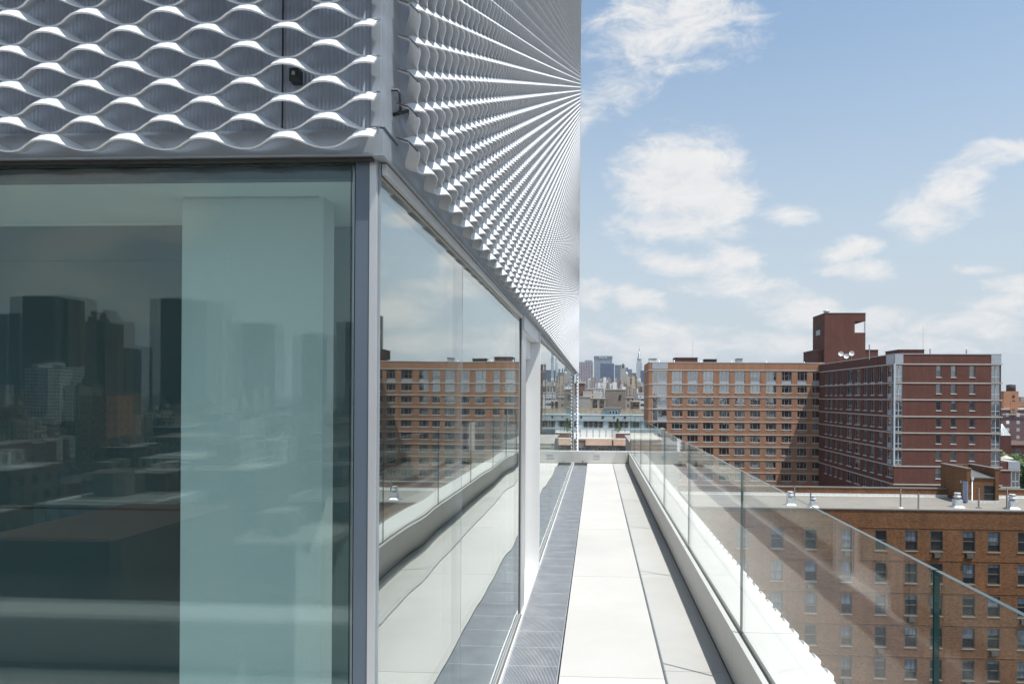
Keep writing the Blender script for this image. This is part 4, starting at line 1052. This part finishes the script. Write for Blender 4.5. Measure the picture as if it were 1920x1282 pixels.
    block("masonry_building", "grey brown tenement between the concrete block and the salmon brick house", "building", 1172, 1187, 744, 380, 30, "tanW", None, "stone", .5)
    block("masonry_building", "cream tenement with small windows behind the windowless party wall", "building", 1090, 1112, 728, 600, 40, "creamW", None, "stone", .8)
    block("masonry_building", "white topped tenement low behind the tan apartment house", "building", 1112, 1130, 727, 800, 50, "whitegrid2", None, "sill", .8)
    block("masonry_building", "dark red brick tenement hard against the mesh facade edge", "building", 1064, 1096, 716, 420, 40, "redW", None, "stone", .8)
    # mass of distant roofs that cannot be told apart
    rnd = random.Random(11); q = MB()
    mats = ["creamW", "tanW", "whitegrid2", "concA", "redW", "concB", "white"]
    for i in range(150):
        Y = rnd.uniform(650, 2700); u = rnd.uniform(1050, 1235)
        v = rnd.uniform(706, 735) + (0 if Y > 1300 else 6)
        w = rnd.uniform(3, 9); a, c = pt(u, v, Y=Y), pt(u + w, v, Y=Y); d = rnd.uniform(20, 50)
        m = rnd.choice(mats); q.box(a.x, c.x, Y, Y + d, GZ, a.z, m)
        if rnd.random() < .6: q.box(a.x + (c.x - a.x) * .3, a.x + (c.x - a.x) * .6, Y + 4, Y + 12, a.z + .01, a.z + rnd.uniform(3, 7), rnd.choice(mats))
    for i in range(260):                                   # the same mass spreads to both sides out of the frame
        Y = rnd.uniform(700, 2600); sgn = rnd.choice((-1, 1)); xx = sgn * rnd.uniform(.10, .75) * Y + (0 if sgn < 0 else .25 * Y)
        w = rnd.uniform(14, 30); q.box(xx, xx + w, Y, Y + w, GZ, CAMZ + rnd.uniform(-24, 6), rnd.choice(mats))
    o = q.build("distant_rooftops"); tag(o, "hazy jumble of far low roofs below the midtown towers", "rooftops", None, "stuff")

def tree(name, label, loc, h, r, n, leaf, conical=False, group=None):
    o = thing(name, loc, label, "tree", group)
    rnd = random.Random(int(loc[0] * 91 + loc[1] * 7)); L = Vector(loc)
    q = MB(); th = h * (.25 if conical else .5)
    q.tube([L, L + Vector((.03 * h, 0, th * .6)), L + Vector((0, .02 * h, h * .75))], [h * .035, h * .028, h * .008], "bark", 7)
    limbs = []
    for i in range(0 if conical else 7):
        w = i * 2.4 + rnd.random(); e = L + Vector((math.cos(w) * r * .7, math.sin(w) * r * .7, h * rnd.uniform(.6, .85)))
        limbs.append(e); q.tube([L + Vector((0, 0, h * rnd.uniform(.3, .5))), (L + e) / 2 + Vector((0, 0, h * .2)), e], [h * .018, h * .012, h * .004], "bark", 5)
    q.build("trunk", o)
    q = MB()
    cl = [(L + Vector((rnd.gauss(0, .42) * r, rnd.gauss(0, .42) * r, h * rnd.uniform(.45, .95))), r * rnd.uniform(.22, .42)) for i in range(16)]
    for i in range(n):
        if conical:
            t = rnd.random() ** .7; rr = r * (1 - t * .93) * math.sqrt(rnd.random()); w = rnd.random() * 6.283
            p = L + Vector((math.cos(w) * rr, math.sin(w) * rr, h * (.08 + .92 * t)))
        else:
            c, cr = rnd.choice(cl); v = Vector((rnd.gauss(0, 1), rnd.gauss(0, 1), rnd.gauss(0, 1))).normalized()
            p = c + v * cr * rnd.uniform(.5, 1.1)
        a = Vector((rnd.gauss(0, 1), rnd.gauss(0, 1), rnd.gauss(0, .6))).normalized() * leaf; b = a.orthogonal().normalized() * leaf * .6
        q.face([p - a, p + b, p + a, p - b], "leaf")
    q.build("crown", o)
    return o

def extra_materials():
    M["bluewall"] = plain("pale_blue_wall", (.44, .51, .54), .6, 0, .06)
    M["bluecap"] = plain("blue_cornice", (.48, .60, .65), .5, 0, .06)  # plain pale blue for the cornice top
    M["stoneG"] = plain("grey_stone", (.30, .28, .25), .85, 0, .15, .8)
    M["concA"] = plain("pale_concrete", (.36, .34, .31), .9, 0, .12, .15)
    M["concB"] = brick("grey_block", (.27, .23, .20), (.24, .205, .18), (.22, .19, .165), 1.2, .5, .04, .08)
    M["tan"] = plain("tan_render", (.42, .34, .26), .9, 0, .14, .2)
    M["tanW"] = grid("tan_masonry", (.36, .29, .23), (.05, .055, .06), 2.6, 3.2, .4, .5)
    M["creamW"] = grid("cream_masonry", (.52, .45, .36), (.07, .075, .08), 2.8, 3.3, .42, .5)
    M["redW"] = grid("red_masonry", (.20, .10, .075), (.05, .05, .055), 2.6, 3.2, .4, .5)
    M["whitegrid"] = grid("white_masonry", (.62, .62, .60), (.05, .06, .065), 3.4, 3.2, .62, .45)
    M["whitegrid2"] = grid("white_stucco", (.60, .58, .55), (.12, .12, .12), 3.0, 3.3, .35, .45)
    M["pinkst"] = grid("striped_tower", (.40, .26, .22), (.06, .09, .15), 9.0, 3.8, .55, .999)
    M["metlife"] = grid("slab_tower", (.24, .27, .31), (.10, .13, .18), 2.6, 3.9, .6, .6)
    M["bluegl"] = grid("blue_curtain_wall", (.010, .038, .11), (.008, .028, .085), 3.0, 3.9, .8, .7, .12)
    M["bluegl2"] = grid("steel_curtain_wall", (.08, .12, .18), (.04, .07, .12), 3.0, 3.9, .7, .6, .15)
    M["limest"] = grid("limestone_tower", (.42, .37, .32), (.14, .14, .15), 3.2, 3.7, .4, .55)
    M["tanstr"] = grid("tan_striped_flats", (.52, .41, .27), (.10, .09, .085), 11.0, 3.0, .42, .999)
    M["chry"] = grid("white_brick_tower", (.50, .51, .53), (.20, .22, .25), 4.2, 3.7, .5, .999)
    M["crown"] = plain("steel_crown", (.50, .53, .57), .35, .4)
    M["dkA"] = grid("dark_tower", (.085, .09, .10), (.02, .024, .03), 3.4, 3.8, .5, .55)
    M["dkB"] = grid("brown_tower", (.15, .085, .06), (.03, .03, .032), 3.2, 3.4, .45, .5)
    M["ltA"] = grid("banded_tower", (.55, .54, .52), (.10, .11, .12), 60., 3.9, .98, .5)
    M["orangeb"] = grid("orange_masonry", (.42, .20, .11), (.06, .045, .04), 4.5, 4.4, .3, .25)
    M["purpb"] = grid("plum_masonry", (.15, .085, .085), (.42, .40, .40), 4.6, 3.4, .3, .45)
    M["dkred"] = grid("dark_red_masonry", (.11, .035, .03), (.03, .025, .025), 4.0, 4.2, .45, .6)
extra_materials()
mid_city()

# ------------------------------------------------------------------ midtown skyline, about four kilometres off
def tower(label, u0, u1, vt, Y, depth, mat, name="tower", steps=(), cap=None):
    o, x0, x1, zt = block(name, label, "skyscraper", u0, u1, vt, Y, depth, mat)
    for (fu0, fu1, v) in steps:
        a, c = x0 + (x1 - x0) * fu0, x0 + (x1 - x0) * fu1; z = pt((u0 + u1) / 2, v, Y=Y).z
        q = MB(); q.box(a, c, Y + depth * .15, Y + depth * .85, zt + .01, z, mat if cap is None else cap); q.build("setback", o); 
    return o, x0, x1, zt
def midtown():
    tower("brown pink tower with vertical stripes beside the mesh facade edge", 1084, 1112, 678.5, 3700, 60, "pinkst", steps=((.45, .95, 675),), cap="metlife")
    o, x0, x1, zt = tower("wide grey slab skyscraper with white lettering along its top", 1114, 1148, 667.5, 3950, 50, "metlife")
    q = MB(); hh = 14; q.box(x0 - 1, x1 + 1, 3948, 3949.9, zt - 16, zt + .5, "bluegl2"); q.build("sign_band", o)
    f = bpy.data.curves.new("sign", 'FONT'); f.body = "MetLife"; f.size = 15; f.align_x = 'CENTER'; f.align_y = 'CENTER'; f.extrude = .3
    tmp = bpy.data.objects.new("sign", f); COL.objects.link(tmp); bpy.context.view_layer.update()
    me = bpy.data.meshes.new_from_object(tmp.evaluated_get(bpy.context.evaluated_depsgraph_get())); bpy.data.objects.remove(tmp)
    me.materials.clear(); me.materials.append(M["white"])
    s = put("sign_lettering", me, o, ((x0 + x1) / 2, 3947.5, zt - 8)); s.rotation_euler = (math.pi / 2, 0, 0)
    tower("dark blue glass slab in front of the lettered skyscraper", 1125.5, 1151.5, 681.5, 3500, 45, "bluegl")
    tower("steel blue tower right of the dark blue slab", 1153, 1166, 684, 3600, 45, "bluegl2")
    o, x0, x1, zt = tower("stone tower with a peaked top left of the tan striped flats", 1163.5, 1173.5, 690, 3000, 35, "limest", steps=((.15, .85, 684), (.3, .7, 681)))
    tower("blue grey tower half hidden behind the stone tower", 1171, 1185, 692, 3800, 40, "bluegl2", steps=((.1, .5, 689),))
    # little domed tower
    o, x0, x1, zt = tower("slim cream tower capped by a small dome", 1171.5, 1178.5, 703, 2500, 22, "limest")
    q = MB(); R = (x1 - x0) * .42; q.lathe((x0 + x1) / 2, 2511, [(R, zt), (R, zt + 5)] + [(R * math.cos(t), zt + 5 + R * 1.2 * math.sin(t)) for t in (.3, .6, .9, 1.2, 1.45)], "crown", 14); q.build("dome", o)
    tower("tan flats with dark vertical stripes below the spire skyscraper", 1176, 1194, 705.5, 1500, 30, "tanstr", steps=((.1, .3, 703), (.55, .8, 702.5)))
    tower("brownish stepped tower right of the striped flats", 1193, 1203.5, 716, 1800, 30, "limest", steps=((.1, .6, 713),))
    tower("dull red tower between the domed tower and the spire", 1184, 1193, 699, 2900, 30, "dkB")
    tower("dark blue glass tower standing left of the orange brick block", 1201.5, 1224, 694.5, 3300, 45, "bluegl")
    # the crowned spire
    Y = 4050
    X = lambda u: pt(u, 690, Y=Y).x; Zc = lambda v: pt(1199, v, Y=Y).z
    xc = X(1198.8); hw = (X(1204) - X(1193.6)) / 2
    o = thing("spire_skyscraper", (xc, Y + hw, GZ), "pale skyscraper with a tapering arched steel crown and needle spire", "skyscraper")
    q = MB(); q.box(xc - hw, xc + hw, Y, Y + 2 * hw, GZ, Zc(680), "chry"); q.box(xc - hw * .8, xc + hw * .8, Y + hw * .2, Y + hw * 1.8, Zc(680) + .01, Zc(673), "chry"); q.build("shaft", o)
    q = MB(); prof = []
    z, r = Zc(673), hw * .98
    for i in range(6):
        z1 = Zc(673 - (i + 1) * 2.6); r1 = r * .76
        prof += [(r, z), (r * .96, z + (z1 - z) * .45), (r * .86, z + (z1 - z) * .8), (r1 * 1.03, z1)]; z, r = z1, r1
    q.lathe(xc, Y + hw, prof, "crown", 8, rot=math.pi / 8); c_ = q.build("crown", o)
    q = MB()
    for i in range(4):
        zz = Zc(672 - i * 2.6); rr = hw * .98 * .76 ** i
        for s in (-.4, 0, .4): q.box(xc + s * rr - rr * .09, xc + s * rr + rr * .09, Y + hw - rr * .97, Y + hw - rr * .9, zz, zz + 5, "darkbox")
    q.build("crown_windows", c_)
    q = MB(); q.lathe(xc, Y + hw, [(r * 1.02, z), (r * .45, Zc(653)), (.6, Zc(642))], "crown", 8); q.build("spire", o)
midtown()

# ------------------------------------------------------------------ right edge: beyond the brown block
def right_edge():
    o, x0, x1, zt = block("brick_tower_block", "plum and orange brick apartment tower at the right edge of the view", "apartment block", 1878, 1990, 766, 330, 25, "purpb", None, "stone", .6)
    Y = 330; Zv = lambda v: pt(1900, v, Y=Y).z
    q = MB(); a, c = pt(1880, 740, Y=Y - .4).x, pt(1990, 740, Y=Y - .4).x
    q.box(a, c, Y - .4, Y - .003, Zv(762), Zv(753), "orangeb"); q.box(pt(1895, 740, Y=Y - .5).x, pt(1908, 740, Y=Y - .5).x, Y - .5, Y - .42, Zv(774), Zv(750), "orangeb"); q.build("orange_band", o)
    q = MB(); q.box(pt(1882, 740, Y=Y + 4).x, pt(1910, 740, Y=Y + 4).x, Y + 4, Y + 14, Zv(766), Zv(733), "orangeb2"); q.build("stair_tower", o)
    q = MB(); p = pt(1900.5, 743, Y=Y + 3.9); n = 20
    for s in range(n):
        w0, w1 = s * 2 * math.pi / n, (s + 1) * 2 * math.pi / n
        q.face([(p.x, Y + 3.85, p.z), (p.x + .62 * math.cos(w0), Y + 3.85, p.z + .62 * math.sin(w0)), (p.x + .62 * math.cos(w1), Y + 3.85, p.z + .62 * math.sin(w1))], "darkbox")
    q.build("round_window", o)
    q = MB(); q.box(pt(1880, 777, Y=Y - .6).x, c, Y - .6, Y - .404, Zv(777.5), Zv(775.5), "stone"); q.build("cornice", o)
    p = pt(1895.5, 730, Y=Y + 9)
    t = thing("water_tank", (p.x, p.y, Zv(733)), "dark round water tank on top of the right edge tower", "water tank")
    q = MB(); R = 1.95; q.lathe(p.x, p.y, [(R, Zv(733) + .01), (R, Zv(721))], "darkbox", 20); q.build("tank", t)
    q = MB(); q.lathe(p.x, p.y, [(R * 1.04, Zv(721) + .01), (.1, Zv(719.5))], "coping", 20); q.build("roof", t)
    # dark red arched building with a glass pyramid
    Y = 215
    o, x0, x1, zt = block("arched_brick_building", "dark red brick building with arched windows carrying a glass pyramid", "building", 1872, 1990, 834, Y, 22, "dkredp", None, "dkredp", .3)
    Zv = lambda v: pt(1890, v, Y=Y).z
    for u in (1888, 1908, 1926):
        p = pt(u, 846, Y=Y); q = MB(); pts = [(p.x - .9, Zv(856)), (p.x + .9, Zv(856)), (p.x + .9, Zv(846))] + [(p.x + .9 * math.cos(w), Zv(846) + .9 * math.sin(w)) for w in np.linspace(.3, math.pi - .3, 6)] + [(p.x - .9, Zv(846))]
        q.face([(x, Y - .06, z) for x, z in pts], "winB"); q.build("arched_window", o)
    q = MB(); a, c = pt(1874, 820, Y=Y - 1).x, pt(1896, 820, Y=Y - 1).x; q.box(a, c, Y - 1, Y + 5, GZ, Zv(816), "dkredp"); q.build("corner_pavilion", o)
    q = MB(); m_x, m_y = (a + c) / 2, Y + 2; ap = (pt(1886, 795, Y=Y).x, m_y, Zv(795))
    base = [(a + .2, Y - .9, Zv(815.5)), (c - .2, Y - .9, Zv(815.5)), (c - .2, Y + 4.9, Zv(815.5)), (a + .2, Y + 4.9, Zv(815.5))]
    for i in range(4): q.face([base[i], base[(i + 1) % 4], ap], "winP")
    py = q.build("glass_pyramid", o)
    q = MB()
    for i in range(4):
        q.tube([base[i], ap], .07, "white", 6); q.tube([base[i], base[(i + 1) % 4]], .08, "white", 6)
        for f in (.33, .66):
            b0 = tuple(Vector(base[i]).lerp(Vector(base[(i + 1) % 4]), f)); q.tube([b0, tuple(Vector(b0).lerp(Vector(ap), .97))], .05, "white", 5)
    q.build("pyramid_frame", py)
    for (u, v, Y, h, r, n, lab) in ((1897, 858, 168, 13, 4.5, 2600, "green street tree behind the low glass bay of the brown block"), (1915, 862, 162, 14, 5.2, 2600, "bright green street tree cut by the right edge of the view"), (1880, 862, 176, 11, 3.6, 1800, "dark green tree half hidden behind the brown block's low annexe"), (1909, 826, 240, 12, 4.5, 1800, "distant green tree above the dark red arched building")):
        p = pt(u, v, Y=Y)
        tree("street_tree", lab, (p.x, p.y, p.z - h * .95), h, r, n, .38, group="trees at the right edge")
    # parasol on the terrace of the low annexe
    p = pt(1886, 858, Y=132)
    az = pt(1890, 866, Y=125.5).z
    o = thing("parasol", (p.x, p.y, az), "tiny pale parasol on the roof terrace of the low annexe", "parasol")
    q = MB(); q.lathe(p.x, p.y, [(1.25, p.z - .1), (.1, p.z + .45)], "stone", 12, False); q.build("canopy", o)
    q = MB(); q.tube([(p.x, p.y, az), (p.x, p.y, p.z + .4)], .04, "galv", 6); q.build("pole", o)
M["orangeb2"] = plain("orange_render", (.42, .205, .115), .85, 0, .08, .4)
M["dkredp"] = brick("dark_red_brick", (.115, .036, .03), (.09, .03, .026), (.12, .07, .06), .4, .11, .012, .15)
M["winP"] = window_glass("pyramid_glass", (.06, .10, .11), .3, amount=0.)
right_edge()

# ------------------------------------------------------------------ the city to the south, seen only as mirror images in the glazing
def mirror_pt(u, v, d):
    """a point d metres behind the front glazing's mirror plane, whose reflection shows at (u, v)"""
    p = pt(u, v, Y=YG + d); return Vector((p.x, 2 * YG - p.y, p.z))
def south():
    def tw(label, u0, u1, v, d, dep, mat, extra=()):
        a, c = mirror_pt(u0, v, d), mirror_pt(u1, v, d)
        o = thing("tower", ((a.x + c.x) / 2, a.y - dep / 2, GZ), label, "skyscraper")
        q = MB(); q.box(a.x, c.x, a.y - dep, a.y, GZ, a.z, mat); q.build("wall", o)
        for (f0, f1, vv) in extra:
            z = mirror_pt((u0 + u1) / 2, vv, d).z; q = MB(); q.box(a.x + (c.x - a.x) * f0, a.x + (c.x - a.x) * f1, a.y - dep * .8, a.y - dep * .2, a.z + .01, z, mat); q.build("penthouse", o)
    tw("broad black tower mirrored at the far left of the front window", 18, 104, 556, 900, 30, "dkA")
    tw("brown tower joined to the black one, mirrored in the front window", 104.5, 130, 560, 915, 30, "dkB")
    tw("stepped dark tower with a narrow top mirrored left of centre", 145, 198, 603, 1000, 40, "dkB", ((.25, .6, 592), (.35, .5, 582)))
    tw("low wide tower mirrored between the stepped tower and the black slab", 200, 238, 652, 1200, 40, "dkA")
    tw("black slab tower mirrored beside the plaster pier", 281, 342, 560, 1300, 40, "dkA")
    tw("pale banded office tower mirrored across the plaster pier", 342.5, 386, 566, 1290, 40, "ltA")
    tw("slender stone tower with a pointed top mirrored over the pier", 388, 416, 600, 1400, 40, "limest", ((.2, .8, 584), (.4, .6, 566)))
    tw("square grey tower mirrored in the middle of the pier", 436, 496, 607, 1500, 50, "dkA")
    tw("smaller grey tower with a lower stepped neighbour mirrored right of the pier's middle", 548, 596, 630, 1500, 50, "dkA", ((.2, .7, 626),))
    tw("dark apartment tower mirrored in the glass at the corner post", 630, 664, 604, 700, 30, "dkB")
    tw("far left grey tower cut by the edge of the front window", -40, 12, 590, 1000, 40, "bluegl2")
    tw("white walk-up with dark windows mirrored low at the left", 44, 90, 690, 620, 30, "whitegrid", ((.1, .4, 680),))
    tw("plain brown brick factory with a pale roof edge mirrored low in the window", -60, 205, 1012, 60, 22, "brickB2", ())
    tw("orange brick wall mirrored at the foot of the towers", 150, 200, 742, 330, 20, "orangeb")
    rnd = random.Random(5); q = MB(); mats = ["creamW", "tanW", "whitegrid2", "redW", "dkB", "tanW", "concB", "redW"]
    for i in range(520):
        d = rnd.uniform(90, 900) if i < 380 else rnd.uniform(900, 2200)
        X = rnd.uniform(-1.15, .9) * d; w = rnd.uniform(9, 20)
        z = GZ + rnd.uniform(13, 27) + (rnd.uniform(5, 25) if d > 500 and rnd.random() < .3 else 0)
        m = rnd.choice(mats); q.box(X, X + w, -d - w, -d, GZ, z, m)
        q.box(X + w * .1, X + w * .9, -d - w * .9, -d - w * .1, z + .01, z + .05, rnd.choice(["flash", "tar", "concA"]))
        if rnd.random() < .7: q.box(X + w * .2, X + w * .5, -d - w * .6, -d - w * .3, z + .06, z + rnd.uniform(2.5, 5), rnd.choice(mats))
    o = q.build("southern_rooftops"); tag(o, "dim jumble of low roofs mirrored under the towers in the front window", "rooftops", None, "stuff")
M["brickB2"] = brick("dim_brick", (.16, .08, .055), (.12, .06, .045), (.14, .1, .08), .4, .11, .012, .2)
south()

# ------------------------------------------------------------------ summer haze over the city
def haze():
    hb = MB(); hb.box(-8000, 8000, -8000, 8000, GZ - 2, 420, "ground")
    me = hb.data("haze"); me.materials.clear()
    mt = bpy.data.materials.new("haze_air"); mt.use_nodes = True
    n, l = mt.node_tree.nodes, mt.node_tree.links; n.clear()
    out = n.new("ShaderNodeOutputMaterial"); pv = n.new("ShaderNodeVolumePrincipled")
    pv.inputs["Color"].default_value = (.86, .92, 1.0, 1); pv.inputs["Density"].default_value = 0.00006; pv.inputs["Anisotropy"].default_value = .2
    l.new(pv.outputs[0], out.inputs["Volume"]); me.materials.append(mt)
    o = bpy.data.objects.new("haze", me); COL.objects.link(o); o["kind"] = "stuff"; o["label"] = "thin pale summer haze lying over the distant city"; o["category"] = "haze"
haze()
